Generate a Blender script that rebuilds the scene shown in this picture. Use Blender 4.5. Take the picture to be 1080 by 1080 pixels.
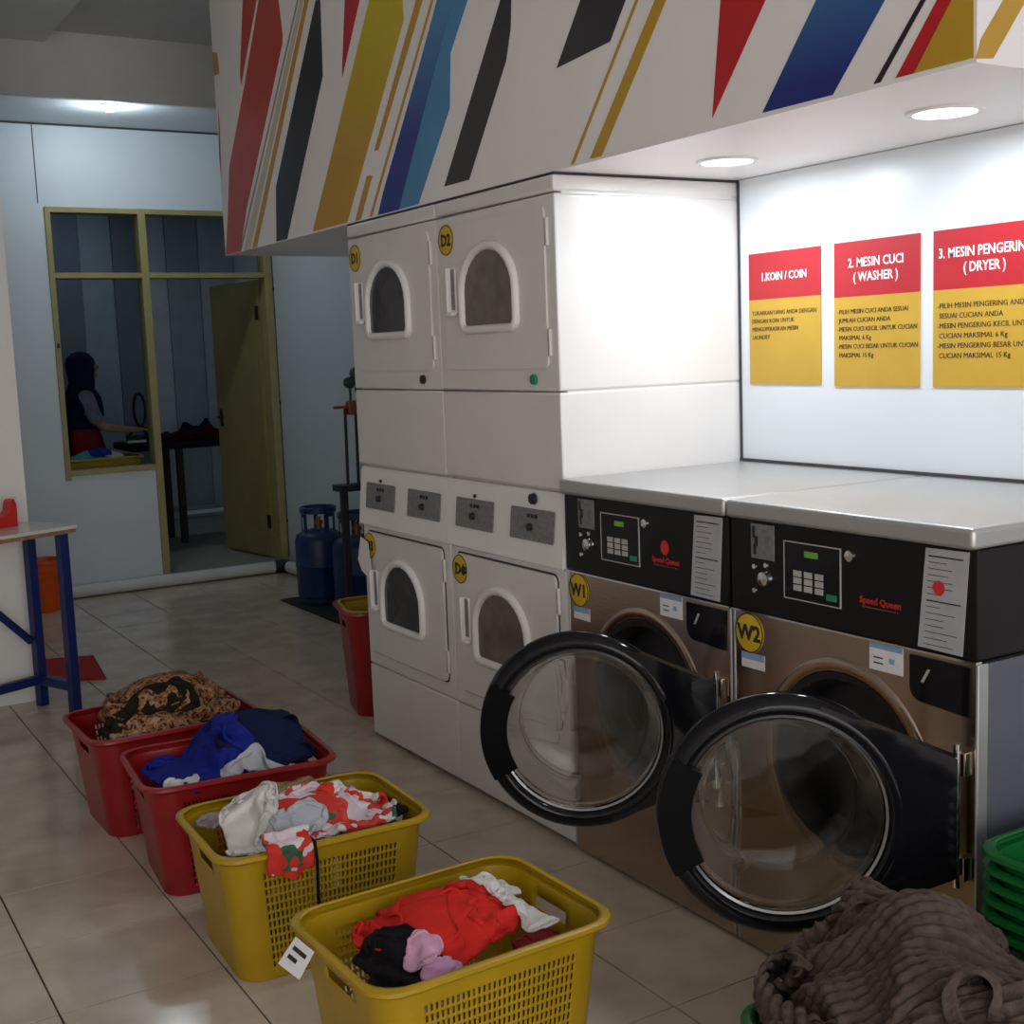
import bpy, bmesh, math, random
from mathutils import Vector, Matrix, noise
random.seed(7)
for o in list(bpy.data.objects): bpy.data.objects.remove(o)
S = bpy.context.scene
COL = S.collection
PI = math.pi

# ------------------------------------------------------------------ camera
CAM = Vector((-2.0296, -3.0630, 1.5106)); FPX = 1327.07
rx, ry, rz = -.1269, .0375, -.5425
ROT = Matrix.Rotation(rz, 3, 'Z') @ Matrix.Rotation(rx, 3, 'X') @ Matrix.Rotation(ry, 3, 'Y')   # cols: right, forward, up
cam_d = bpy.data.cameras.new('camera'); cam = bpy.data.objects.new('camera', cam_d); COL.objects.link(cam)
cr, cf, cu = ROT.col[0], ROT.col[1], ROT.col[2]
cam.matrix_world = Matrix(((cr[0], cu[0], -cf[0], CAM[0]), (cr[1], cu[1], -cf[1], CAM[1]), (cr[2], cu[2], -cf[2], CAM[2]), (0, 0, 0, 1)))
cam_d.sensor_width = 36; cam_d.sensor_fit = 'HORIZONTAL'; cam_d.lens = FPX / 1080 * 36
cam_d.clip_start = .05; cam_d.clip_end = 100
S.camera = cam

# ------------------------------------------------------------------ world, light, exposure
S.view_settings.view_transform = 'Standard'; S.view_settings.look = 'None'
S.view_settings.gamma = 1; S.view_settings.use_curve_mapping = False
S.view_settings.exposure = 0.0
W = bpy.data.worlds.new('world'); S.world = W; W.use_nodes = True
W.node_tree.nodes['Background'].inputs[0].default_value = (.80, .86, 1.0, 1)
W.node_tree.nodes['Background'].inputs[1].default_value = 0.35

def area(name, loc, rot, sx, sy, power, color, shape='RECTANGLE'):
    l = bpy.data.lights.new(name, 'AREA'); l.shape = shape; l.size = sx
    if shape in ('RECTANGLE', 'ELLIPSE'): l.size_y = sy
    l.energy = power; l.color = color
    o = bpy.data.objects.new(name, l); o.location = loc; o.rotation_euler = rot; COL.objects.link(o)
    return o
# added area light for assumed daylight from an unseen shop front behind the camera
area('assumed_shopfront_light', (-2.0, -5.9, 1.55), (PI/2, 0, 0), 4.6, 2.6, 122, (1.0, .965, .935))
# light given by the two recessed downlights over the washers and the ceiling lamp
DL = [(.365, -.318), (.355, -1.071)]
for x, y in DL:
    area('downlight_glow', (x, y, 1.998), (0, 0, 0), .13, .13, 4.8, (.86, .94, 1.0), 'DISK')
pl = bpy.data.lights.new('ceiling_lamp_glow', 'POINT'); pl.energy = 9; pl.color = (.80, .92, 1.0); pl.shadow_soft_size = .03
po = bpy.data.objects.new('ceiling_lamp_glow', pl); po.location = (0, 4.77, 2.975); COL.objects.link(po)
area('back_room_fill', (.3, 7.6, 3.02), (0, 0, 0), .6, .12, 4.0, (.70, .86, 1.0))  # added fill light for the ironing room, out of view and without a fitting

# ------------------------------------------------------------------ pixel helper: a pixel gives a direction, a plane gives the distance
def hit(u, v, ax, val):
    d = ROT @ Vector(((u-540)/FPX, 1, -(v-540)/FPX))
    return CAM + d*((val-CAM[ax])/d[ax])

# ------------------------------------------------------------------ materials
MATS = {}
def mat(name, col, rough=.5, metal=0., var=.0, vs=8., bump=0., bs=60., spec=.5, emit=None, trans=0., ior=1.45, coat=0., aniso=None):
    if name in MATS: return MATS[name]
    m = bpy.data.materials.new(name); m.use_nodes = True; nt = m.node_tree; N = nt.nodes; L = nt.links
    b = N['Principled BSDF']
    c = tuple(col)+(1,)
    b.inputs['Base Color'].default_value = c; b.inputs['Roughness'].default_value = rough; b.inputs['Metallic'].default_value = metal
    b.inputs['Specular IOR Level'].default_value = spec; b.inputs['IOR'].default_value = ior
    b.inputs['Transmission Weight'].default_value = trans; b.inputs['Coat Weight'].default_value = coat
    if emit: b.inputs['Emission Color'].default_value = tuple(emit[0])+(1,); b.inputs['Emission Strength'].default_value = emit[1]
    tc = N.new('ShaderNodeTexCoord')
    if var:
        n = N.new('ShaderNodeTexNoise'); n.inputs['Scale'].default_value = vs; n.inputs['Detail'].default_value = 4
        L.new(tc.outputs['Object'], n.inputs['Vector'])
        r = N.new('ShaderNodeValToRGB')
        r.color_ramp.elements[0].position = .3; r.color_ramp.elements[1].position = .7
        r.color_ramp.elements[0].color = tuple(x*(1-var) for x in col)+(1,); r.color_ramp.elements[1].color = tuple(min(1, x*(1+var)) for x in col)+(1,)
        L.new(n.outputs['Fac'], r.inputs['Fac']); L.new(r.outputs['Color'], b.inputs['Base Color'])
    if bump:
        n2 = N.new('ShaderNodeTexNoise'); n2.inputs['Scale'].default_value = bs; n2.inputs['Detail'].default_value = 3
        if aniso:
            mp = N.new('ShaderNodeMapping'); mp.inputs['Scale'].default_value = aniso
            L.new(tc.outputs['Object'], mp.inputs['Vector']); L.new(mp.outputs['Vector'], n2.inputs['Vector'])
        else: L.new(tc.outputs['Object'], n2.inputs['Vector'])
        bp = N.new('ShaderNodeBump'); bp.inputs['Strength'].default_value = bump; bp.inputs['Distance'].default_value = .004
        L.new(n2.outputs['Fac'], bp.inputs['Height']); L.new(bp.outputs['Normal'], b.inputs['Normal'])
    MATS[name] = m
    return m

def spotted(name, base, ramp, scale, rough=.9, feature='F1', mix_noise=.35, bump=.3):
    m = mat(name, base, rough, bump=bump, bs=90); nt = m.node_tree; N = nt.nodes; L = nt.links; b = N['Principled BSDF']
    tc = N.new('ShaderNodeTexCoord'); no = N.new('ShaderNodeTexNoise'); no.inputs['Scale'].default_value = scale*.6
    mx = N.new('ShaderNodeMix'); mx.data_type = 'VECTOR'; mx.inputs['Factor'].default_value = mix_noise*.2
    L.new(tc.outputs['Object'], no.inputs['Vector']); L.new(tc.outputs['Object'], mx.inputs[4]); L.new(no.outputs['Color'], mx.inputs[5])
    v = N.new('ShaderNodeTexVoronoi'); v.inputs['Scale'].default_value = scale; v.feature = feature
    L.new(mx.outputs[1], v.inputs['Vector'])
    r = N.new('ShaderNodeValToRGB'); r.color_ramp.interpolation = 'CONSTANT'
    els = r.color_ramp.elements
    while len(els) < len(ramp): els.new(.5)
    for e, (p, c) in zip(els, ramp): e.position = p; e.color = tuple(c)+(1,)
    return m, v, r, b, L, N

M = {}
M['wall'] = mat('painted_wall', (.78, .77, .75), .6, var=.03, vs=3, bump=.05, bs=40)
M['wall_cool'] = mat('pale_blue_partition', (.66, .72, .76), .45, var=.03, vs=2, bump=.03, bs=30)
M['ceil'] = mat('ceiling_paint', (.62, .61, .60), .7, var=.03)
M['panel'] = mat('white_panel', (.76, .79, .82), .3, var=.02, vs=2)
M['soffit'] = mat('bulkhead_white', (.88, .86, .86), .35, var=.02, vs=3)
M['joint'] = mat('dark_joint', (.05, .05, .055), .7, var=.1)
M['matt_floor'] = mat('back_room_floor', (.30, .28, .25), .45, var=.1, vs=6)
M['grout'] = mat('grout', (.10, .085, .07), .9, var=.2, vs=30)
M['enamel'] = mat('white_enamel', (.74, .72, .71), .32, var=.02, vs=5, coat=.2)
M['enamel2'] = mat('white_trim_plastic', (.84, .83, .82), .35, var=.02, vs=5)
M['plate'] = mat('grey_coin_plate', (.23, .23, .23), .5, metal=.35, var=.2, vs=90)
M['dark'] = mat('dark_recess', (.02, .02, .022), .5, var=.2)
M['smoke'] = mat('smoked_window', (.055, .05, .055), .12, var=.25, vs=9, coat=.3)
M['smoke_brown'] = mat('brown_smoked_window', (.14, .12, .115), .25, var=.25, vs=14)
M['steel'] = mat('stainless_front', (.45, .36, .285), .20, metal=1., var=.07, vs=4, bump=.06, bs=20, aniso=(1, 1, 30))
M['steel_top'] = mat('stainless_top', (.50, .50, .50), .40, metal=.7, var=.05, vs=3)
M['dull_chrome'] = mat('dull_chrome', (.32, .32, .33), .25, metal=1., var=.05)
M['chrome'] = mat('chrome', (.75, .75, .75), .12, metal=1., var=.05)
M['side'] = mat('bluegrey_side', (.10, .108, .135), .4, var=.04, vs=4)
M['black'] = mat('black_gloss', (.006, .006, .008), .08, var=.2, vs=6, spec=.3)
M['handle_black'] = mat('door_handle_black', (.004, .004, .005), .35, var=.2, spec=.08)
M['console'] = mat('black_console', (.010, .008, .009), .30, spec=.25, var=.2, vs=10)
M['glass'] = mat('door_glass', (.97, .98, .98), .0, trans=1., ior=1.26)
M['pane'] = mat('window_pane', (.86, .92, .93), .0, trans=1., ior=1.02, spec=.6)
M['yellow_disc'] = mat('yellow_sticker', (.66, .44, .02), .5, var=.05)
M['ink'] = mat('black_ink', (.03, .025, .02), .6, var=.1)
M['white_ink'] = mat('white_ink', (.9, .9, .9), .5, var=.02)
M['paper'] = mat('white_paper', (.78, .78, .80), .7, var=.05, vs=30)
M['paper_grey'] = mat('grey_paper', (.42, .42, .44), .6, var=.06, vs=30)
M['paper_blue'] = mat('blue_print', (.25, .38, .60), .6, var=.1)
M['red_print'] = mat('red_print', (.62, .03, .03), .5, var=.1)
M['green_led'] = mat('green_display', (.05, .1, .02), .4, emit=((.35, .8, .1), .12), var=.3, vs=200)
M['green_key'] = mat('green_key', (.02, .25, .15), .4, var=.1)
M['key'] = mat('grey_key', (.45, .44, .42), .5, var=.1)
M['poster_red'] = mat('poster_red', (.46, .018, .028), .45, var=.03)
M['poster_yellow'] = mat('poster_yellow', (.56, .34, .04), .45, var=.04)
M['lamp'] = mat('lamp_diffuser', (1, 1, 1), .5, emit=((.92, .97, 1.0), 9))
M['olive'] = mat('olive_frame', (.36, .31, .13), .5, var=.08, vs=12, bump=.05)
M['olive_door'] = mat('olive_door', (.30, .25, .10), .45, var=.1, vs=5, bump=.05)
M['pvc'] = mat('pvc_pipe', (.66, .67, .66), .4, var=.05)
M['bluesteel'] = mat('blue_painted_steel', (.008, .018, .12), .4, var=.15, vs=20)
M['tabletop'] = mat('pale_laminate', (.66, .64, .62), .18, var=.03)
M['ply'] = mat('plywood_edge', (.30, .16, .08), .7, var=.25, vs=30)
M['red_plastic'] = mat('red_plastic', (.27, .009, .011), .35, var=.12, vs=6)
M['red_bright'] = mat('red_tape_plastic', (.62, .02, .02), .35, var=.08)
M['yellow_plastic'] = mat('yellow_plastic', (.40, .25, .005), .38, var=.10, vs=7)
M['green_plastic'] = mat('green_plastic', (.004, .13, .028), .35, var=.10, vs=7)
M['orange'] = mat('orange_plastic', (.75, .10, .01), .4, var=.08)
M['mat_red'] = mat('red_mat', (.42, .02, .025), .9, var=.15, vs=60, bump=.3, bs=200)
M['mat_black'] = mat('black_mat', (.015, .015, .017), .9, var=.2, vs=60, bump=.3, bs=200)
M['cyl'] = mat('blue_gas_cylinder', (.007, .026, .11), .4, var=.12, vs=10)
M['iron'] = mat('dark_iron', (.03, .03, .035), .5, metal=.5, var=.2, vs=20)
M['copper'] = mat('copper_brown', (.30, .12, .05), .5, metal=.6, var=.2, vs=30)
M['green_dark'] = mat('regulator_green', (.02, .07, .05), .45, var=.2, vs=30)
M['rubber'] = mat('black_rubber', (.012, .012, .012), .6, var=.2, vs=20)

def cloth(name, col, var=.12): return mat('cloth_'+name, col, .88, var=var, vs=22, bump=.35, bs=420, spec=.15)
M['c_navy'] = cloth('navy', (.008, .012, .05)); M['c_blue'] = cloth('royal_blue', (.012, .02, .22))
M['c_white'] = cloth('white', (.62, .60, .58), .06); M['c_grey'] = cloth('pale_grey', (.42, .44, .48), .06)
M['c_red'] = cloth('red', (.60, .025, .018)); M['c_pink'] = cloth('pink', (.60, .33, .46), .08); M['c_lilac'] = cloth('lilac', (.55, .30, .50), .08)
M['c_black'] = cloth('black', (.008, .007, .009)); M['c_taupe'] = cloth('taupe', (.33, .27, .27)); M['c_olive'] = cloth('olive', (.20, .15, .08))
M['c_cream'] = cloth('cream', (.66, .58, .50), .06); M['c_maroon'] = cloth('maroon', (.14, .008, .012))
M['c_brown'] = mat('cloth_brown_fleece', (.092, .066, .057), 1., var=.28, vs=40, bump=.6, bs=260, spec=.08)
M['c_dark'] = cloth('dark_lining', (.018, .014, .008)); M['c_teal'] = cloth('teal', (.10, .36, .38)); M['c_vest'] = cloth('vest', (.012, .016, .035))
M['c_sleeve'] = cloth('grey_sleeve', (.20, .21, .26), .2); M['c_apron'] = cloth('apron_red', (.20, .014, .014)); M['c_wine'] = cloth('dark_wine', (.045, .005, .008))
M['skin'] = mat('skin', (.42, .24, .16), .55, var=.06)
M['eye'] = mat('eye', (.03, .02, .02), .2, var=.1)
m, v, r, b, L, N = spotted('cloth_leopard', (.3, .15, .06), [(0, (.010, .007, .006)), (.34, (.17, .06, .02)), (.50, (.28, .13, .055)), (.72, (.36, .24, .16))], 55)
L.new(v.outputs['Distance'], r.inputs['Fac']); L.new(r.outputs['Color'], b.inputs['Base Color']); M['c_leopard'] = m
m, v, r, b, L, N = spotted('cloth_floral', (.7, .7, .7), [(0, (.55, .03, .02)), (.33, (.62, .58, .57)), (.55, (.03, .10, .05)), (.64, (.58, .06, .04)), (.80, (.60, .50, .54))], 24, mix_noise=.5)
sx_ = N.new('ShaderNodeSeparateColor'); L.new(v.outputs['Color'], sx_.inputs[0]); L.new(sx_.outputs[0], r.inputs['Fac']); L.new(r.outputs['Color'], b.inputs['Base Color']); M['c_floral'] = m
# glossy cream floor tile: clouded colour, each tile object a little different
def tile_mat():
    m = mat('floor_tile', (.42, .37, .31), .14, var=.0, bump=.02, bs=6, spec=.5); nt = m.node_tree; N = nt.nodes; L = nt.links; b = N['Principled BSDF']
    tc = N.new('ShaderNodeTexCoord'); n = N.new('ShaderNodeTexNoise'); n.inputs['Scale'].default_value = 5; n.inputs['Detail'].default_value = 6
    oi = N.new('ShaderNodeObjectInfo'); ad = N.new('ShaderNodeVectorMath'); ad.operation = 'ADD'
    L.new(tc.outputs['Object'], ad.inputs[0]); L.new(oi.outputs['Location'], ad.inputs[1]); L.new(ad.outputs[0], n.inputs['Vector'])
    r = N.new('ShaderNodeValToRGB'); e = r.color_ramp.elements
    e[0].position = .3; e[0].color = (.47, .39, .31, 1); e[1].position = .72; e[1].color = (.64, .55, .44, 1)
    L.new(n.outputs['Fac'], r.inputs['Fac']); L.new(r.outputs['Color'], b.inputs['Base Color'])
    r2 = N.new('ShaderNodeMapRange'); r2.inputs[3].default_value = .10; r2.inputs[4].default_value = .22
    L.new(n.outputs['Fac'], r2.inputs[0]); L.new(r2.outputs[0], b.inputs['Roughness'])
    return m
M['tile'] = tile_mat()

# ------------------------------------------------------------------ mesh builder
class MB:
    def __init__(s): s.v = []; s.f = []; s.sm = []
    def add(s, vs, fs, smooth=False):
        n = len(s.v); s.v += [Vector(p) for p in vs]; s.f += [tuple(i+n for i in f) for f in fs]; s.sm += [smooth]*len(fs); return s
    def box(s, x0, x1, y0, y1, z0, z1, bev=0., seg=2):
        if bev <= 0:
            vs = [(x, y, z) for x in (x0, x1) for y in (y0, y1) for z in (z0, z1)]
            return s.add(vs, [(0,1,3,2), (4,6,7,5), (0,4,5,1), (2,3,7,6), (0,2,6,4), (1,5,7,3)])
        bm = bmesh.new(); bmesh.ops.create_cube(bm, size=1)
        for p in bm.verts: p.co = Vector(((x0+x1)/2+p.co.x*(x1-x0), (y0+y1)/2+p.co.y*(y1-y0), (z0+z1)/2+p.co.z*(z1-z0)))
        bmesh.ops.bevel(bm, geom=bm.edges[:], offset=bev, segments=seg, profile=.5, affect='EDGES')
        s.frombm(bm); return s
    def frombm(s, bm, smooth=True):
        bm.verts.index_update(); bmesh.ops.recalc_face_normals(bm, faces=bm.faces[:])
        flat = [max(abs(c) for c in f.normal) > .999 for f in bm.faces]          # only the rounded edges are smooth shaded
        s.add([p.co.copy() for p in bm.verts], [tuple(q.index for q in f.verts) for f in bm.faces], smooth); s.sm[-len(flat):] = [smooth and not q for q in flat]; bm.free()
    def lathe(s, prof, c, ax=(0,0,1), ref=(1,0,0), n=32, closed=False, smooth=True, sx=1., sy=1.):
        c = Vector(c); ax = Vector(ax).normalized(); e1 = (Vector(ref)-Vector(ref).dot(ax)*ax).normalized(); e2 = ax.cross(e1)
        vs = []
        for a, r in prof:
            for k in range(n):
                t = 2*PI*k/n; vs.append(c+ax*a+(e1*math.cos(t)*sx+e2*math.sin(t)*sy)*r)
        fs = []; m = len(prof)
        for i in range(m if closed else m-1):
            for k in range(n):
                a = i*n+k; b2 = i*n+(k+1) % n; i2 = (i+1) % m; fs.append((a, b2, i2*n+(k+1) % n, i2*n+k))
        if not closed:
            if prof[0][1] > 1e-4: fs.append(tuple(reversed(range(n))))
            if prof[-1][1] > 1e-4: fs.append(tuple((m-1)*n+k for k in range(n)))
        return s.add(vs, fs, smooth)
    def cyl(s, a, b, r, n=16, r2=None):
        a = Vector(a); b = Vector(b); d = b-a; ref = (1,0,0) if abs(d.normalized().x) < .9 else (0,1,0)
        return s.lathe([(0, r), (d.length, r if r2 is None else r2)], a, d, ref, n)
    def tube(s, pts, r, n=10, closed=False, cap=True):
        P = [Vector(p) for p in pts]; m = len(P); vs = []; up = None
        for i in range(m):
            t = (P[(i+1) % m]-P[i-1]) if closed else (P[min(i+1, m-1)]-P[max(i-1, 0)])
            t.normalize()
            if up is None: up = Vector((0,0,1)) if abs(t.z) < .9 else Vector((1,0,0))
            e1 = (up-up.dot(t)*t).normalized(); up = e1; e2 = t.cross(e1)
            rr = r[i] if isinstance(r, (list, tuple)) else r
            for k in range(n): a = 2*PI*k/n; vs.append(P[i]+(e1*math.cos(a)+e2*math.sin(a))*rr)
        fs = []
        for i in range(m if closed else m-1):
            for k in range(n): i2 = (i+1) % m; fs.append((i*n+k, i*n+(k+1) % n, i2*n+(k+1) % n, i2*n+k))
        if cap and not closed: fs += [tuple(reversed(range(n))), tuple((m-1)*n+k for k in range(n))]
        return s.add(vs, fs, True)
    def prism(s, poly, off, smooth=False):
        off = Vector(off); P = [Vector(p) for p in poly]; n = len(P)
        fs = [tuple(range(n)), tuple(reversed(range(n, 2*n)))]+[((i+1) % n, i, n+i, n+(i+1) % n) for i in range(n)]
        return s.add(P+[p+off for p in P], fs, smooth)
    def xf(s, mtx):
        s.v = [mtx @ p for p in s.v]; return s
    def build(s, name, m, parent=None, fix=True):
        me = bpy.data.meshes.new(name)
        off = Vector((0,0,0))
        q = parent
        while q is not None: off += q.location; q = q.parent
        me.from_pydata([p-off for p in s.v], [], s.f); me.polygons.foreach_set('use_smooth', s.sm); me.update()
        if fix:
            bm = bmesh.new(); bm.from_mesh(me); bmesh.ops.recalc_face_normals(bm, faces=bm.faces[:]); bm.to_mesh(me); bm.free()
        if any(s.sm): me.set_sharp_from_angle(angle=math.radians(42)); me.polygons.foreach_set('use_smooth', s.sm); me.update()
        o = bpy.data.objects.new(name, me); COL.objects.link(o); o.parent = parent
        if m is not None: me.materials.append(M[m] if isinstance(m, str) else m)
        return o

def tag(o, label=None, cat=None, group=None, kind=None):
    if label: o['label'] = label
    if cat: o['category'] = cat
    if group: o['group'] = group
    if kind: o['kind'] = kind
    return o
def empty(name, loc, label=None, cat=None, group=None, kind=None):
    o = bpy.data.objects.new(name, None); o.location = loc; COL.objects.link(o); o.empty_display_size = .1
    return tag(o, label, cat, group, kind)
def bx(name, m, parent, *a, **k): return MB().box(*a, **k).build(name, m, parent)
def copy_tree(o, parent=None):
    c = o.copy(); COL.objects.link(c); c.parent = parent
    for ch in list(o.children): copy_tree(ch, c)
    return c
def text(name, s, size, m, parent, org, right=(0,-1,0), up=(0,0,1), align='CENTER', bold=0., space=1., ext=.0004, sx=1., width=None):
    cu = bpy.data.curves.new(name, 'FONT'); cu.body = s; cu.size = size; cu.align_x = align; cu.align_y = 'CENTER'
    cu.offset = bold; cu.extrude = ext; cu.space_line = space; cu.resolution_u = 2
    t = bpy.data.objects.new(name, cu); me = t.to_mesh()
    if width:
        xs = [p.co.x for p in me.vertices]; sx = width/(max(xs)-min(xs))
    R = Vector(right); U = Vector(up); Nn = R.cross(U); O = Vector(org)
    mb = MB().add([O+R*p.co.x*sx+U*p.co.y+Nn*(p.co.z+ext) for p in me.vertices], [tuple(f.vertices) for f in me.polygons])
    t.to_mesh_clear(); bpy.data.objects.remove(t)
    return mb.build(name, m, parent)
def arc(cx, cy, r, a0, a1, n):
    return [(cx+r*math.cos(a0+(a1-a0)*i/n), cy+r*math.sin(a0+(a1-a0)*i/n)) for i in range(n+1)]
def rrect(y0, y1, z0, z1, r, n=5):
    return arc(y1-r, z1-r, r, 0, PI/2, n)+arc(y0+r, z1-r, r, PI/2, PI, n)+arc(y0+r, z0+r, r, PI, 1.5*PI, n)+arc(y1-r, z0+r, r, 1.5*PI, 2*PI, n)

# ================================================================== SETTING
FL = -.004
floor = MB().box(-4.6, 1.6, -6.2, 5.52, -.12, -.006).build('floor', 'grout'); tag(floor, 'glossy cream square tiled laundry floor', kind='structure')
tmesh = None
bm_t = MB().box(-.1976, .1976, -.1976, .1976, -.008, 0, bev=.0007, seg=1)
ix = [-1.136+.4*k for k in range(-4, 6)]; iy = [-.0943+.4*k for k in range(-6, 14)]
for gx in ix:
    for gy in iy:
        if gx > 1.2: continue
        if tmesh is None:
            t0 = bm_t.build('tile', 'tile', floor); tmesh = t0.data; t = t0
        else:
            t = bpy.data.objects.new('tile', tmesh); COL.objects.link(t); t.parent = floor
        t.location = (gx+.2, gy+.2, random.uniform(-.0004, .0004)); t.rotation_euler = (random.uniform(-.0008, .0008), random.uniform(-.0008, .0008), 0)
tl = MB().box(-4.6, -2.74, -6.2, 5.5, -.008, 0).box(-2.735, 1.5, -6.2, -2.5, -.008, 0).build('tile_field', 'tile', floor); tl['kind'] = 'stuff'

YB = 5.5; ZS = .083
XL, XM, XR = -.277, .334, 1.194; ZT, ZM, ZB = 2.539, 2.104, .804
XS = 1.235                                   # side wall behind the gas cylinders
LC = 3.06; HC = 3.40; YF = 4.56               # low ceiling, main ceiling, fascia
# back partition: pieces round the window and the doorway
wb = MB().box(-2.6, XL, YB, YB+.1, 0, LC).box(XL, XM, YB, YB+.1, 0, ZB).box(XL, XR+.03, YB, YB+.1, ZT, LC).box(XR+.03, XS+.1, YB, YB+.1, 0, LC).build('wall_back', 'wall_cool')
tag(wb, 'pale blue partition wall with window and doorway', kind='structure')
j = MB().box(XL-.035, XL-.030, YB-.004, YB+.001, ZT+.02, LC).box(-1.2, XS, YB-.006, YB+.001, LC-.012, LC).build('panel_joint', 'joint', wb)
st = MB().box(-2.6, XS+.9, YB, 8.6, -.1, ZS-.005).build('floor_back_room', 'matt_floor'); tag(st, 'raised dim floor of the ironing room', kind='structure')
wr = MB().box(XS, XS+.12, 1.46, YB+.1, 0, HC).build('wall_right', 'wall_cool'); tag(wr, 'pale blue side wall behind the gas cylinders', kind='structure')
# panel wall behind the washers
wp = MB().box(.682, .74, -6.2, -.004, 0, 2.012).build('wall_panel', 'panel'); tag(wp, 'bright white panel wall carrying the posters', kind='structure')
MB().box(.672, .682, -1.9, -.006, 1.137, 1.145).build('shadow_gap', 'joint', wp)
MB().box(.676, .682, -.010, -.004, 1.145, 2.012).build('shadow_gap', 'joint', wp)
# left pier
wl = MB().box(-4.6, -.985, 2.91, 3.2, 0, HC).build('wall_left', 'wall'); tag(wl, 'white wall end behind the blue table', kind='structure')
wl2 = MB().box(-4.7, -4.6, -6.2, 3.2, 0, HC).build('wall_side', 'wall'); tag(wl2, 'white side wall out of view', kind='structure')
wl3 = MB().box(-2.7, -2.6, 3.2, 8.6, 0, HC).build('wall_side', 'wall'); tag(wl3, 'white passage wall behind the pier', kind='structure')
# assumed shop front, unseen: piers and header leave an opening behind the added light
wf = MB().box(-4.7, -4.4, -6.3, -6.2, 0, HC).box(.4, .74, -6.3, -6.2, 0, HC).box(-4.4, .4, -6.3, -6.2, 2.9, HC).build('wall_front', 'wall'); tag(wf, 'front wall out of view with assumed wide shop front opening', kind='structure')
ce = MB().box(-4.7, 1.5, -6.3, YF, HC, HC+.1).build('ceiling', 'ceil'); tag(ce, 'grey painted main ceiling', kind='structure')
MB().box(-4.6, -.40, 3.2, YF-.002, HC-.07, HC-.001).build('ceiling_panel', 'wall', ce)
lc = MB().box(-2.7, 1.4, YF, YB+.1, LC, LC+.08).build('ceiling_back', 'wall_cool'); tag(lc, 'low white ceiling over the back aisle', kind='structure')
fa = MB().box(-2.7, 1.4, YF-.02, YF, LC-.0, HC-.002).build('trim_1', 'ceil'); tag(fa, 'grey fascia above the back aisle', kind='structure')
MB().box(-2.7, 1.4, YF-.03, YF+.01, LC-.03, LC-.001).build('edge_strip', 'ceil', fa)
# bulkhead with printed stripes (a dark strip stands in for the shade in the gap over the dryers)
so = MB().box(0, 1.234, -1.44, 2.862, 2.014, HC-.003).build('soffit', 'soffit'); tag(so, 'white bulkhead over the machines with printed coloured stripes', kind='structure')
MB().box(-.003, .70, .001, 1.4405, 2.0087, 2.0139).build('gap_shade', 'joint', so)
def z1(a): return [(220+x/3.857, y/3.857) for x, y in a]
def z2(a): return [(460+x/3.375, y/3.375) for x, y in a]
def z3(a): return [(740+x/3.176, y/3.176) for x, y in a]
scol = {'red1': (.50, .055, .03), 'red2': (.52, .012, .018), 'cream': (.62, .55, .42), 'grey': (.30, .29, .28), 'gold': (.52, .30, .04), 'black': (.025, .026, .032), 'yellow': (.60, .44, .01), 'ochre': (.52, .31, .02), 'navy': (.012, .035, .26), 'blue': (.06, .25, .50), 'blk2': (.022, .016, .02)}
for k_, c_ in scol.items(): M['s_'+k_] = mat('print_'+k_, c_, .3, var=.05, vs=5)
def ramp_print(name, c0, c1, axis, p0, p1):        # printed colour blend
    m = mat(name, c0, .3); N = m.node_tree.nodes; L = m.node_tree.links
    tc = N.new('ShaderNodeTexCoord'); sp = N.new('ShaderNodeSeparateXYZ'); mr = N.new('ShaderNodeMapRange'); mx = N.new('ShaderNodeMix'); mx.data_type = 'RGBA'
    L.new(tc.outputs['Object'], sp.inputs[0]); L.new(sp.outputs[axis], mr.inputs[0]); mr.inputs[1].default_value = p0; mr.inputs[2].default_value = p1
    L.new(mr.outputs[0], mx.inputs['Factor']); mx.inputs[6].default_value = tuple(c0)+(1,); mx.inputs[7].default_value = tuple(c1)+(1,)
    L.new(mx.outputs[2], N['Principled BSDF'].inputs['Base Color']); return m
M['s_bluegrad'] = ramp_print('print_blue_blend', (.010, .022, .20), (.06, .22, .45), 2, 2.06, 2.36)
M['s_navygrad'] = ramp_print('print_navy_blend', (.012, .03, .26), (.06, .25, .50), 2, 2.25, 2.62)
M['s_yelgrad'] = ramp_print('print_yellow_blend', (.55, .32, .03), (.60, .50, .004), 2, 2.25, 2.75)
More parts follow.
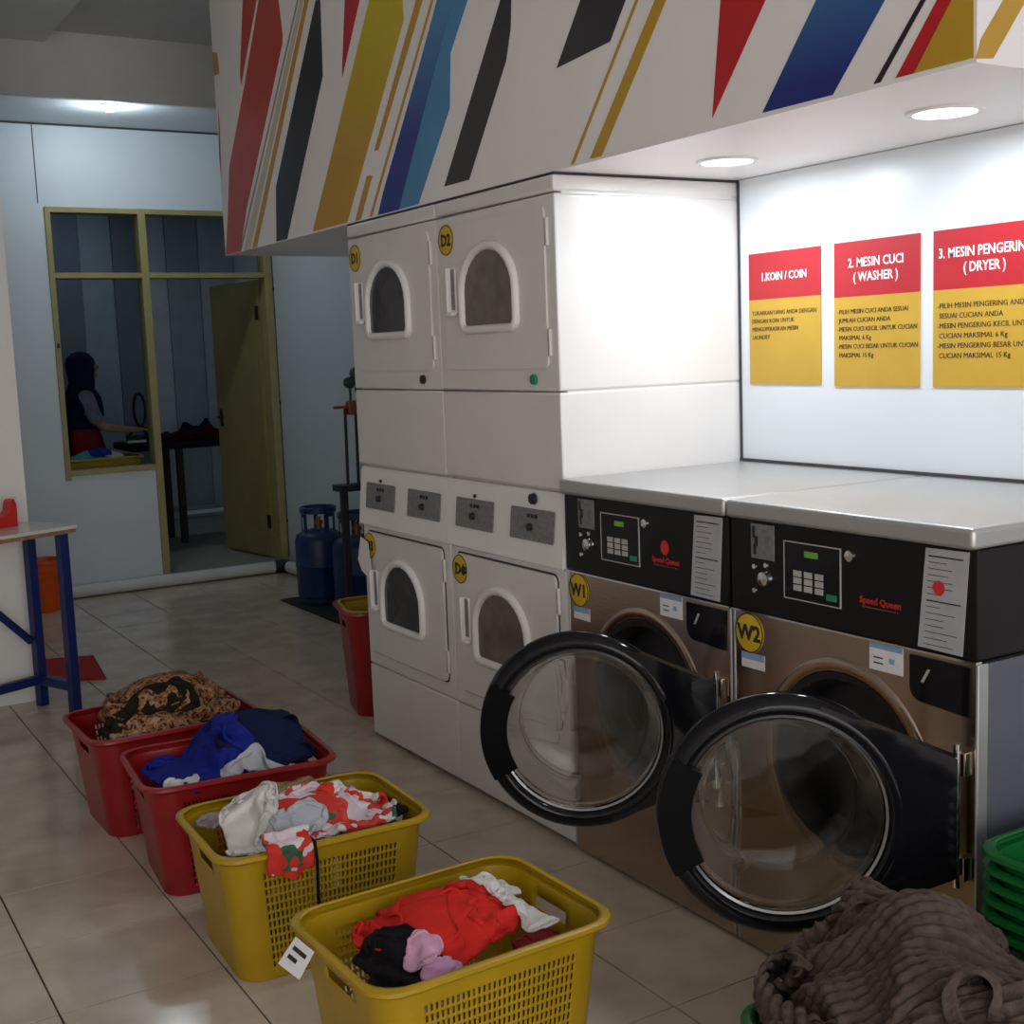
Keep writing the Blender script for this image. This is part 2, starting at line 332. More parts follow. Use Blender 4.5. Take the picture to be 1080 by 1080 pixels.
stripes = [
 ('red1', z1([(140,0), (196,0), (133,345), (129,300)])),
 ('red1', z1([(205,0), (285,0), (302,140), (300,180), (245,440), (155,850), (130,1033), (72,1043), (80,860), (85,680), (150,330)])),
 ('grey', z1([(362,0), (368,0), (134,1030), (128,1032)])),
 ('cream', z1([(374,0), (390,0), (170,1024), (146,1028)])),
 ('gold', z1([(394,0), (410,0), (198,1016), (180,1020)])),
 ('black', z1([(437,0), (455,0), (465,310), (320,972), (277,983), (275,760)])),
 ('red2', z1([(555,0), (615,0), (545,312), (545,270)])),
 ('yelgrad', z1([(655,0), (790,0), (795,80), (565,905), (425,942)])),
 ('gold', z1([(845,0), (872,0), (692,610), (675,614)])),
 ('gold', z1([(645,716), (667,714), (620,893), (597,900)])),
 ('gold', z1([(907,0), (916,0), (666,880), (656,882)])),
 ('navygrad', z1([(930,0), (992,0), (775,853), (690,875), (712,780), (860,260)])),
 ('blue', z1([(993,0), (1055,0), (985,215), (982,440), (855,830), (776,852)])),
 ('blk2', z2([(230,0), (268,0), (266,100), (250,215), (118,640), (30,664)])),
 ('black', z2([(515,0), (675,0), (620,148), (430,243)])),
 ('gold', z2([(711,0), (721,0), (492,584), (480,587)])),
 ('ochre', z2([(780,0), (820,0), (590,556), (548,566)])),
 ('red2', z3([(65,0), (215,0), (37,395)])),
 ('bluegrad', z3([(385,0), (615,0), (440,318), (205,378)])),
 ('blk2', z3([(735,0), (752,0), (600,276), (577,282)])),
 ('red2', z3([(790,0), (837,0), (711,246), (651,262)])),
 ('ochre', z3([(839,0), (912,0), (912,193), (713,245)])),
 ('ochre', [(223,56), (229.5,56), (231.5,78), (225.5,80)]),
 ('red1', [(230.3,116), (231.8,130), (233.5,188), (230.8,165)])]
for nm, P in stripes:
    Q = [hit(u, v, 0, 0) for u, v in P]; n = len(P); R = [q.copy() for q in Q]
    tops = [i for i in range(n) if P[i][1] == 0]
    if tops:
        a = tops[0]; b2 = tops[-1]; pa = Q[a-1]; pb = Q[(b2+1) % n]
        best = None
        for zt in (3.39, 3.2, 3.0, 2.8, 2.6, 2.5, 2.4, 2.3, 2.2):
            if zt <= max(Q[a].z, Q[b2].z): continue
            ya = pa.y+(Q[a].y-pa.y)*(zt-pa.z)/(Q[a].z-pa.z); yb = pb.y+(Q[b2].y-pb.y)*(zt-pb.z)/(Q[b2].z-pb.z)
            if ya-yb > .012 and yb > -1.435: best = (ya, yb, zt); break
        if best: R[a] = Vector((0, best[0], best[2])); R[b2] = Vector((0, best[1], best[2]))
    for q in R: q.z = max(q.z, 2.0165); q.y = min(max(q.y, -1.438), 2.858)
    MB().prism([(-.0005, q.y, q.z) for q in R], (-.0012, 0, 0)).build('stripe', 's_'+nm, so)
P = [hit(u, v, 1, -1.44) for u, v in z3([(1010,0), (1085,0), (975,196), (918,196), (935,130)])]
for i in (0, 1):
    k = 4 if i == 0 else 2; d = P[i]-P[k]; P[i] = P[k]+d*3
MB().prism([(p.x, -1.4405, max(p.z, 2.0165)) for p in P], (0, -.0012, 0)).build('stripe', 's_gold', so)
MB().box(.66, 1.2, -1.446, -1.4405, 2.0165, 3.3).build('stripe', 's_blue', so)

# window and door frames
wn = empty('window_1', (XL, YB, ZB)); tag(wn, 'olive framed window looking into the ironing room', kind='structure')
fw = .035
for a in ((XL, XM+.03, ZT-fw, ZT), (XL, XM, ZM-.018, ZM+.018), (XL, XM, ZB, ZB+fw)): bx('rail', 'olive', wn, a[0], a[1], YB-.015, YB+.115, a[2], a[3], bev=.004)
bx('stile', 'olive', wn, XL-.0, XL+fw, YB-.016, YB+.116, ZB-.03, ZT, bev=.004)
bx('pane', 'pane', wn, XL+fw, XM-.02, YB+.05, YB+.055, ZM+.018, ZT-fw)
bx('pane', 'pane', wn, XL+fw, XM-.02, YB+.05, YB+.055, ZB+fw, ZM-.018)
bx('catch', 'iron', wn, XL+.01, XL+.025, YB-.03, YB-.015, 1.64, 1.67)
dr = empty('door_1', (XM, YB, ZS)); tag(dr, 'olive framed doorway with its door swung into the ironing room', kind='structure')
bx('jamb', 'olive', dr, XM-.02, XM+.03, YB-.018, YB+.118, 0.07, ZT, bev=.004)
bx('jamb', 'olive', dr, XR-.025, XR+.03, YB-.018, YB+.118, 0.07, ZT, bev=.004)
bx('head', 'olive', dr, XM+.03, XR-.025, YB-.015, YB+.115, ZT-fw, ZT, bev=.004)
bx('transom', 'olive', dr, XM+.03, XR-.025, YB-.015, YB+.115, ZM-.018, ZM+.018, bev=.004)
bx('pane', 'pane', dr, XM+.03, XR-.025, YB+.05, YB+.055, ZM+.018, ZT-fw)
hx, hy = XR-.03, YB+.11
leaf = MB().box(0, .73, -.018, .018, ZS+.01, ZM-.025, bev=.003)
ang = math.atan2(.71, -.10)
TL = Matrix.Translation((hx, hy, 0)) @ Matrix.Rotation(ang, 4, 'Z')
lf = leaf.xf(TL).build('door_leaf', 'olive_door', dr)
for z in (.35, 1.85): MB().box(-.012, .03, .018, .026, z-.05, z+.05).xf(TL).build('hinge', 'iron', lf)
hd = MB(); hd.tube([(0.66, .018, 1.10), (0.66, .05, 1.10), (0.64, .06, 1.10), (0.56, .06, 1.10)], .008).box(.645, .685, .018, .022, 1.03, 1.16); hd.xf(TL).build('handle', 'iron', lf)
hd = MB(); hd.tube([(0.66, -.018, 1.10), (0.66, -.05, 1.10), (0.64, -.06, 1.10), (0.56, -.06, 1.10)], .008).box(.645, .685, -.022, -.018, 1.03, 1.16); hd.xf(TL).build('handle', 'iron', lf)

# ironing room shell
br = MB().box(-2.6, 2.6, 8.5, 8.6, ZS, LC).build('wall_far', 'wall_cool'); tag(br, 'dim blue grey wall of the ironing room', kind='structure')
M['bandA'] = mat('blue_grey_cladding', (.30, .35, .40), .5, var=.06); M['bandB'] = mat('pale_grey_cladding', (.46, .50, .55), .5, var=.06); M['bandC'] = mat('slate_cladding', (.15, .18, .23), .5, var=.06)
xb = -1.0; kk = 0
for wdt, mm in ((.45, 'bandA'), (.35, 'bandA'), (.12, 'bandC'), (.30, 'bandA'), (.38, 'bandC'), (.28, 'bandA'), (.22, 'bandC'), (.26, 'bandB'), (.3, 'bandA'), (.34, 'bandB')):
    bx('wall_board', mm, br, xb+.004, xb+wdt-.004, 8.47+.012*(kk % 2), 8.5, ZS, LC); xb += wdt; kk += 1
wr2 = MB().box(2.0, 2.1, YB+.1, 8.5, ZS, LC).build('wall_right', 'wall_cool'); tag(wr2, 'side wall of the ironing room', kind='structure')
wr3 = MB().box(XS+.12, 2.0, YB, YB+.1, ZS, LC).build('wall_back', 'wall_cool'); tag(wr3, 'partition return beside the doorway', kind='structure')
cr2 = MB().box(-2.7, 2.1, YB+.1, 8.6, LC, LC+.08).build('ceiling_back', 'ceil'); tag(cr2, 'ceiling of the ironing room', kind='structure')

# pipe along the back wall and cable on the partition
pp = MB(); pp.tube([(-1.6, 5.44, .045), (1.10, 5.44, .045)], .042, 14)
pipe = pp.build('drain_pipe', 'pvc'); tag(pipe, 'white plastic drain pipe lying along the foot of the partition', 'pipe')
MB().tube([(1.10, 5.44, .045), (1.15, 5.43, .045), (1.175, 5.40, .045), (1.18, 5.36, .045)], .047, 14).build('elbow', 'iron', pipe)
MB().tube([(1.18, 5.36, .045), (1.18, 3.2, .045)], .042, 14).build('pipe_run', 'pvc', pipe)
cb = MB().tube([(XR+.034, YB-.008, .1), (XR+.036, YB-.008, 1.0), (XR+.035, YB-.008, 2.6), (XR+.035, YB-.008, LC-.02)], .006, 6).build('cable_conduit', 'side'); tag(cb, 'thin grey cable running up beside the door frame', 'cable')
for z in (.35, 1.2, 2.0): bx('clip', 'iron', cb, XR+.026, XR+.046, YB-.016, YB-.001, z, z+.02)

# lamps
def downlight(x, y, z, r, label, cat='downlight', group=None):
    t = empty('recessed_downlight', (x, y, z), label, cat, group)
    MB().lathe([(0, r-.006), (0, r+.012), (-.005, r+.010), (-.006, r-.004)], (x, y, z-.0005), n=36, closed=True).build('trim_ring', 'enamel2', t)
    MB().lathe([(-.001, .0001), (-.003, r*.6), (-.003, r-.007), (-.001, r-.006)], (x, y, z-.0005), n=36).build('diffuser', 'lamp', t)
downlight(DL[0][0], DL[0][1], 2.014, .075, 'round recessed downlight in bulkhead next to the white dryer side')
downlight(DL[1][0], DL[1][1], 2.014, .075, 'round recessed downlight in bulkhead above the third poster')
t = empty('ceiling_lamp', (.0, 4.77, LC), 'small glowing round lamp on low ceiling at back', 'lamp')
MB().lathe([(0, .05), (-.015, .05), (-.018, .045)], (0, 4.77, LC-.001), n=24).build('lamp_base', 'enamel2', t)
MB().lathe([(-.019, .0001), (-.019, .042), (-.03, .04), (-.042, .022), (-.045, .0005)], (0, 4.77, LC), n=24).build('bulb', 'lamp', t)

# ================================================================== POSTERS
def poster(y0, y1, z0, z1, zsplit, head, hs, hw, lines, ls, lw, label):
    x = .681
    t = empty('wall_poster', (x, y0, z0), label, 'poster')
    bx('body_sheet', 'poster_yellow', t, x-.003, x, y1, y0, z0, zsplit)
    bx('header_sheet', 'poster_red', t, x-.003, x, y1, y0, zsplit+.0002, z1)
    text('heading', head, hs, 'white_ink', t, (x-.0032, (y0+y1)/2, (zsplit+z1)/2-.004), bold=.0005, space=1.1, width=hw)
    text('lettering', lines, ls, 'ink', t, (x-.0032, y0-.014, zsplit-.03-ls*.66*(lines.count('\n')+1)), align='LEFT', bold=.0, space=1.33, width=lw)
    return t
poster(-.052, -.358, 1.381, 1.781, 1.640, '1.KOIN / COIN', .034, .19, 'TUKARKAN UANG ANDA DENGAN\nDENGAN KOIN UNTUK\nMENGOPERASIKAN MESIN\nLAUNDRY', .0185, .275, 'red and yellow poster headed KOIN / COIN, nearest the dryer')
poster(-.412, -.722, 1.375, 1.782, 1.628, '2. MESIN CUCI\n( WASHER )', .036, .20, '-PILIH MESIN CUCI ANDA SESUAI\n JUMLAH CUCIAN ANDA\n-MESIN CUCI KECIL UNTUK CUCIAN\n MAKSIMAL 6 Kg\n-MESIN CUCI BESAR UNTUK CUCIAN\n MAKSIMAL 15 Kg', .0185, .29, 'red and yellow poster headed MESIN CUCI (WASHER), in the middle')
poster(-.767, -1.088, 1.375, 1.782, 1.628, '3. MESIN PENGERING\n( DRYER )', .036, .285, '-PILIH MESIN PENGERING ANDA\n SESUAI CUCIAN ANDA\n-MESIN PENGERING KECIL UNTUK\n CUCIAN MAKSIMAL 6 Kg\n-MESIN PENGERING BESAR UNTUK\n CUCIAN MAKSIMAL 15 Kg', .0195, .30, 'red and yellow poster headed MESIN PENGERING (DRYER), cut by the frame')

# ================================================================== DRYERS
def disc(name, s, y, z, x, parent, r=.05, torn=False):
    d = MB().lathe([(0, r), (-.0015, r), (-.002, r*.97)], (x, y, z), (1,0,0), (0,0,1), n=30).build('number_disc', 'yellow_disc', parent)
    d['label'] = 'yellow round number sticker'
    ring = MB().lathe([(-.0022, r*.93), (-.0022, r*.99), (-.003, r*.99), (-.003, r*.93)], (x, y, z), (1,0,0), (0,0,1), n=30, closed=True).build('disc_edge', 'ink', d)
    text('lettering', s, r*1.05, 'ink', d, (x-.0022, y, z-.002), bold=.002)
    return d
def arch(yc, hw, z0, z1, r=.03, n=14):
    ra = hw; zc = z1-ra*.86
    pts = [(yc+hw*math.cos(a), zc+ra*.86*math.sin(a)) for a in [PI*i/n for i in range(n+1)]]
    pts += arc(yc-hw+r, z0+r, r, PI, 1.5*PI, 5)+arc(yc+hw-r, z0+r, r, 1.5*PI, 2*PI, 5)
    return pts
def dryer_door(t, y0, z0, z1, winz0, winz1, glass, hy=.60):
    d = MB(); pts = rrect(y0+.052, y0+.672, z0, z1, .022)
    d.prism([(-.010, a, b) for a, b in pts], (.010, 0, 0)); d = d.build('door', 'enamel', t)
    g = MB().prism([(-.0005, a, b) for a, b in rrect(y0+.046, y0+.678, z0-.006, z1+.006, .026)], (-.0015, 0, 0)).build('door_gap', 'joint', d)
    A = arch(y0+.378, .165, winz0, winz1)
    MB().tube([(-.013, a, b) for a, b in A], .0145, 10, closed=True).build('window_frame', 'enamel2', d)
    MB().prism([(-.0125, a, b) for a, b in arch(y0+.378, .158, winz0+.005, winz1-.005)], (.003, 0, 0)).build('window_glass', glass, d)
    zc = (winz0+winz1)/2; zm = zc+.0
    h = MB().box(-.016, -.010, y0+hy-.018, y0+hy+.018, zm-.075, zm+.075, bev=.003).box(-.032, -.014, y0+hy+.012, y0+hy+.022, zm-.075, zm+.075, bev=.003).box(-.034, -.014, y0+hy-.02, y0+hy+.022, zm-.080, zm-.068, bev=.003).build('handle', 'enamel2', d)
    MB().box(-.0172, -.0160, y0+hy-.012, y0+hy+.010, zm-.06, zm+.07).build('handle_recess', 'plate', h)
    for z in (z0+.075, z1-.075):
        MB().box(-.012, -.002, y0+.036, y0+.050, z-.04, z+.04, bev=.002).build('hinge', 'enamel', d)
        MB().box(-.0125, -.0120, y0+.0425, y0+.0445, z-.038, z+.038).build('hinge_line', 'joint', d)
    return d
def dryer(y0, y1, nU, nL, label, lockm, gU, gL, tagp=False):
    t = empty('stacked_dryer', (.34, (y0+y1)/2, 0), label, 'dryer', 'stacked dryers')
    g = .0018
    bx('body', 'enamel', t, .025, .70, y0+.006, y1-.006, .03, 1.995)
    bx('plinth', 'dark', t, .03, .68, y0+.02, y1-.02, 0, .03)
    bx('lower_panel', 'enamel', t, 0, .70, y0+g, y1-g, .018, .303, bev=.006)
    bx('lower_front', 'enamel', t, 0, .70, y0+g, y1-g, .306, .862, bev=.006)
    cs = MB(); pr = [(-.016, .866), (.004, 1.072), (.012, 1.088), (.06, 1.092), (.06, .866)]
    cs.prism([(a, y0+g, b) for a, b in pr], (0, y1-y0-2*g, 0)); cs = cs.build('console', 'enamel2', t)
    slope = (.004+.016)/(1.072-.866)
    for k, (a, b) in enumerate(((.05, .300), (.408, .655))):
        pl = MB()
        def fx(z): return -.016+slope*(z-.866)-.002
        pts = rrect(y0+a, y0+b, .933, 1.031, .006, 3)
        pl.prism([(fx(z), y, z) for y, z in pts], (-.003, 0, 0)); pl = pl.build('coin_plate', 'plate', cs)
        yc = y0+(a+b)/2
        MB().lathe([(0, .012), (-.012, .011)], (fx(.975)-.002, yc+.005, .975), (1,0,0), (0,0,1), n=14).build('knob', 'dark', pl)
        for q in range(3): MB().box(fx(1.01)-.0055, fx(1.01)-.003, yc-.03+q*.022, yc-.018+q*.022, 1.003, 1.015).build('slot', 'iron', pl)
        MB().lathe([(0, .006), (-.006, .006)], (fx(1.04), yc, 1.042 if k else .922), (1,0,0), (0,0,1), n=10).build('screw', 'iron', cs)
    bx('upper_panel', 'enamel', t, -.004, .70, y0+g, y1-g, 1.100, 1.386, bev=.006)
    bx('upper_front', 'enamel', t, -.004, .70, y0+g, y1-g, 1.390, 1.956, bev=.006)
    bx('top_cap', 'enamel', t, -.006, .70, y0+g, y1-g, 1.960, 2.008, bev=.008)
    dryer_door(t, y0, 1.457, 1.925, 1.583, 1.842, gU); dryer_door(t, y0, .362, .838, .490, .745, gL)
    for z, lm in ((1.425, lockm),):
        MB().lathe([(0, .016), (-.010, .015), (-.012, .010)], (-.004, y0+.135, z), (1,0,0), (0,0,1), n=16).build('lock', lm, t)
    disc('d', nU, y0+.640, 1.88, -.0105, t); disc('d', nL, y0+.640, .785, -.0105, t)
    if not tagp: MB().lathe([(0, .018), (-.012, .016)], (0, y0+.17, 1.062), (1,0,0), (0,0,1), n=16).build('lock', 'dark', t)
    if not tagp: MB().lathe([(0, .014), (-.008, .012)], (-.013, y0+.607, .785), (1,0,0), (0,0,1), n=12).build('sticker_dot', 'dark', t)
    if tagp:
        tg = MB(); P = [(-.022, y0+.70, .815), (-.024, y0+.63, .80), (-.028, y0+.60, .70), (-.028, y0+.63, .66), (-.026, y0+.695, .68), (-.022, y0+.735, .72)]
        tg.prism(P, (-.001, 0, 0)).build('hanging_tag', 'enamel2', t)
    return t
DW = .7208
dryer(0.0, DW, 'D2', 'D4', 'white stacked dryer next to the steel washers', 'green_key', 'smoke_brown', 'smoke_brown')
dryer(DW, 2*DW, 'D1', 'D3', 'white stacked dryer at far end, beside the gas cylinders', 'iron', 'smoke', 'smoke', tagp=True)

# ================================================================== WASHERS
def washer(y1, num, label, emblem, redmark):
    y0 = y1-.722; yc = (y0+y1)/2; zc = .55; r0 = .225
    t = empty('front_load_washer', (.34, yc, 0), label, 'washer', 'steel washers')
    # front panel with round opening
    rect = (y0, y1, .010, .862); n = 64; angs = sorted([2*PI*k/n for k in range(n)]+[math.atan2(z-zc, y-yc) % (2*PI) for y in (y0, y1) for z in (.010, .862)])
    ci = []; rc = []
    for a in angs:
        c, s_ = math.cos(a), math.sin(a); ci.append((yc+r0*c, zc+r0*s_))
        k = min(((y1-yc)/c if c > 1e-9 else (y0-yc)/c if c < -1e-9 else 1e9), ((.862-zc)/s_ if s_ > 1e-9 else (.010-zc)/s_ if s_ < -1e-9 else 1e9)); rc.append((yc+k*c, zc+k*s_))
    m = len(angs); fp = MB()
    vs = [(0, a, b) for a, b in ci]+[(0, a, b) for a, b in rc]+[(.025, a, b) for a, b in ci]+[(.025, a, b) for a, b in rc]
    fs = []
    for k in range(m):
        q = (k+1) % m; fs += [(k, q, m+q, m+k), (2*m+k, 3*m+k, 3*m+q, 2*m+q), (k, 2*m+k, 2*m+q, q), (m+k, m+q, 3*m+q, 3*m+k)]
    fp.add(vs, fs).build('front_panel', 'steel', t)
    bx('side_panel', 'side', t, .026, .68, y0+.001, y0+.012, .010, .86); bx('side_panel', 'side', t, .026, .68, y1-.012, y1-.001, .010, .86)
    bx('corner_trim', 'steel_top', t, -.002, .03, y0-.0012, y0+.006, .010, .862, bev=.003)
    bx('corner_trim', 'steel_top', t, -.002, .03, y1-.006, y1+.0012, .010, .862, bev=.003)
    bx('back_panel', 'side', t, .668, .68, y0+.013, y1-.013, .03, .86); bx('base', 'dark', t, .012, .66, y0+.013, y1-.013, 0, .05)
    bx('deck', 'dark', t, .03, .66, y0+.013, y1-.013, .84, .861)
    # bezel, gasket, drum
    MB().lathe([(.0, .256), (-.004, .252), (-.006, .243), (-.003, .228), (.01, .224), (.01, .256)], (0, yc, zc), (1,0,0), (0,0,1), n=48, closed=True).build('bezel', 'steel', t)
    MB().lathe([(.012, .224), (-.004, .222), (.0, .205), (.03, .190), (.07, .195), (.07, .215)], (0, yc, zc), (1,0,0), (0,0,1), n=48, closed=True).build('gasket', 'rubber', t)
    MB().lathe([(.07, .20), (.08, .235), (.50, .235), (.52, .22), (.53, .0005)], (0, yc, zc), (1,0,0), (0,0,1), n=48).build('drum', 'iron', t, fix=False)
    # top and console
    bx('top_cap', 'steel_top', t, -.022, .676, y0-.002, y1+.002, 1.092, 1.136, bev=.010, seg=3)
    c = bx('console', 'console', t, -.006, .66, y0+.0, y1-.0, .868, 1.091, bev=.004)
    bx('console_trim', 'chrome', t, -.008, .01, y0, y1, .8625, .8675)
    X = -.0065
    Y = lambda d: y1-d
    cp = bx('coin_plate', 'plate', c, X-.003, X, Y(.155), Y(.075), 1.0, 1.084, bev=.002)
    for (a, b, z0, z1) in ((.082, .09, 1.05, 1.078), (.09, .10, 1.03, 1.055), (.086, .094, 1.01, 1.035)): bx('coin_slot', 'dark', cp, X-.0045, X-.003, Y(b), Y(a), z0, z1)
    MB().lathe([(0, .020), (-.014, .017), (-.016, .012)], (X, Y(.125), .955), (1,0,0), (0,0,1), n=20).build('coin_knob', 'chrome', c)
    for a, z in ((.085, .98), (.125, .987), (.085, .922)): MB().lathe([(0, .007), (-.004, .006)], (X, Y(a), z), (1,0,0), (0,0,1), n=10).build('screw', 'chrome', c)
    kp = bx('keypad', 'black', c, X-.002, X, Y(.362), Y(.188), .922, 1.052)
    for e in ((.186, .364, 1.052, 1.0545), (.186, .364, .9195, .922), (.186, .1885, .922, 1.052), (.3615, .364, .922, 1.052)): bx('keypad_edge', 'key', kp, X-.003, X, Y(e[1]), Y(e[0]), e[2], e[3])
    bx('display', 'green_led', kp, X-.003, X-.002, Y(.295), Y(.253), 1.022, 1.036)
    for kx in range(3):
        for kz in range(3): bx('key', 'key', kp, X-.0045, X-.002, Y(.243+kx*.034), Y(.219+kx*.034), .942+kz*.0165, .9555+kz*.0165)
    bx('start_key', 'green_key', kp, X-.0045, X-.002, Y(.352), Y(.322), .933, .947)
    MB().lathe([(0, .013), (-.008, .012), (-.009, .006)], (X, Y(.392), 1.042), (1,0,0), (0,0,1), n=16).build('lock', 'chrome', c)
    text('lettering', 'Speed Queen', .021, 'red_print', c, (X-.0004, Y(.475), .950), bold=.0004)
    bx('lettering_rule', 'copper', c, X-.001, X, Y(.525), Y(.425), .9345, .937)
    if emblem: MB().lathe([(0, .017), (-.001, .017)], (X, Y(.472), .985), (1,0,0), (0,0,1), n=18, sx=1.15).build('emblem', 'red_print', c)
    ins = MB().prism([(X-.001, Y(.598), 1.084), (X-.001, Y(.705), 1.086), (X-.001, Y(.690), .874), (X-.001, Y(.578), .876)], (-.0015, 0, 0)).build('instruction_sheet', 'paper_grey', c)
    rr = random.Random(3)
    for q in range(15):
        z = 1.070-q*.0132; w_ = (.085 if q in (0, 7) else rr.uniform(.035, .08)); a0 = .606-.0075*q*.09*1.2
        bx('printed_line', 'ink', ins, X-.0032, X-.0026, Y(a0+w_), Y(a0), z-(.0028 if q in (0, 7) else .0012), z)
    if redmark: MB().lathe([(0, .015), (-.001, .015)], (X-.0032, Y(.632), 1.005), (1,0,0), (0,0,1), n=14).build('red_mark', 'red_print', ins)
    # stickers and soap drawer
    disc('d', num, Y(.057), .812, -.0005, t)
    s1 = bx('sticker', 'paper', t, -.0015, 0, Y(.108), Y(.028), .725, .762); bx('sticker_band', 'paper_blue', s1, -.002, -.0015, Y(.108), Y(.028), .746, .762)
    s2 = bx('sticker', 'paper', t, -.0015, 0, Y(.532), Y(.440), .800, .860); bx('sticker_band', 'paper_blue', s2, -.002, -.0015, Y(.532), Y(.440), .848, .860); bx('sticker_mark', 'paper_blue', s2, -.002, -.0015, Y(.51), Y(.495), .82, .832)
    for q in range(2): bx('printed_line', 'ink', s2, -.002, -.0015, Y(.478), Y(.452), .815+q*.012, .818+q*.012)
    dd = MB(); P = arc(Y(.552)-.03, .757+.03, .03, 0, -PI/2, 5)+[(Y(.702), .750), (Y(.704), .853), (Y(.552), .853)]
    dd.prism([(-.004, a, b) for a, b in P], (.004, 0, 0)); dd = dd.build('soap_drawer', 'black', t)
    MB().prism([(-.0055, Y(.59), .80), (-.0055, Y(.583), .80), (-.0055, Y(.60), .83), (-.0055, Y(.607), .83)], (.001, 0, 0)).build('drawer_mark', 'key', dd)
    # door, swung open on its hinge
    phi = math.radians(52); H = Vector((-.030, y0+.030, zc)); d = Vector((-math.sin(phi), math.cos(phi), 0)); nn = Vector((-math.cos(phi), -math.sin(phi), 0)); U = Vector((0,0,1))
    C0 = H+d*.340; R = .258
    dm = MB().lathe([(-.020, .211), (.008, .211), (.018, .216), (.022, .226), (.019, .240), (.006, .254), (-.006, R), (-.020, .254), (-.026, .240)], C0, nn, d, n=64, closed=True).build('door', 'black', t)
    pts = [C0+(d*math.cos(a)+U*math.sin(a))*.246 for a in [PI*.60+PI*.8*i/16 for i in range(17)]]
    inner = [C0+(d*math.cos(a)+U*math.sin(a))*.222 for a in [PI*.60+PI*.8*i/16 for i in range(17)]]
    out = [inner[0], pts[0], H+U*.125+d*.0, H-U*.125+d*.0, pts[-1], inner[-1]]
    fl = MB(); mid = list(reversed(inner[1:-1]))
    poly = out[:2]+out[2:4]+out[4:]+mid
    fl.prism([p+nn*.020 for p in poly], -nn*.036).build('door_flange', 'black', dm)
    MB().cyl(H-U*.15-d*.004, H+U*.15-d*.004, .008, 10).build('hinge_pin', 'chrome', dm)
    for s_ in (-1, 1): MB().box(-.028, .0, H.y-.022, H.y+.004, zc+s_*.11-.025, zc+s_*.11+.025, bev=.003).build('hinge_bracket', 'steel', dm)
    hd = MB(); ha = [-.52+1.04*i/10 for i in range(11)]
    hd.prism([C0+nn*.016+(d*math.cos(a)+U*math.sin(a))*.186 for a in ha]+[C0+nn*.016+(d*math.cos(a)+U*math.sin(a))*.254 for a in reversed(ha)], nn*.008).build('door_handle', 'handle_black', dm)
    MB().lathe([(.010, .213), (.013, .209), (.010, .204), (.002, .205), (.0, .213)], C0, nn, d, n=64, closed=True).build('trim_ring', 'dull_chrome', dm)
    gp = [(.002, .207), (-.02, .198), (-.075, .182), (-.105, .172), (-.120, .150), (-.125, .10), (-.128, .001)]
    gi = [(a+.005 if k > 3 else a, max(rr_-.005, .0006)) for k, (a, rr_) in enumerate(gp)]
    MB().lathe(gp+list(reversed(gi)), C0, nn, d, n=64).build('door_glass', 'glass', dm)
    for a, rr_ in ((-.02, .199), (-.112, .166)): MB().lathe([(a-.003, rr_), (a, rr_+.004), (a+.003, rr_), (a, rr_-.0005)], C0, nn, d, n=64, closed=True).build('glass_rib', 'dull_chrome' if a < -.05 else 'glass', dm)
    return t
washer(-.004, 'W1', 'stainless front-loading washer W1 standing against the white dryers', True, False)
washer(-.736, 'W2', 'stainless front-loading washer W2 with exposed blue grey side', False, True)

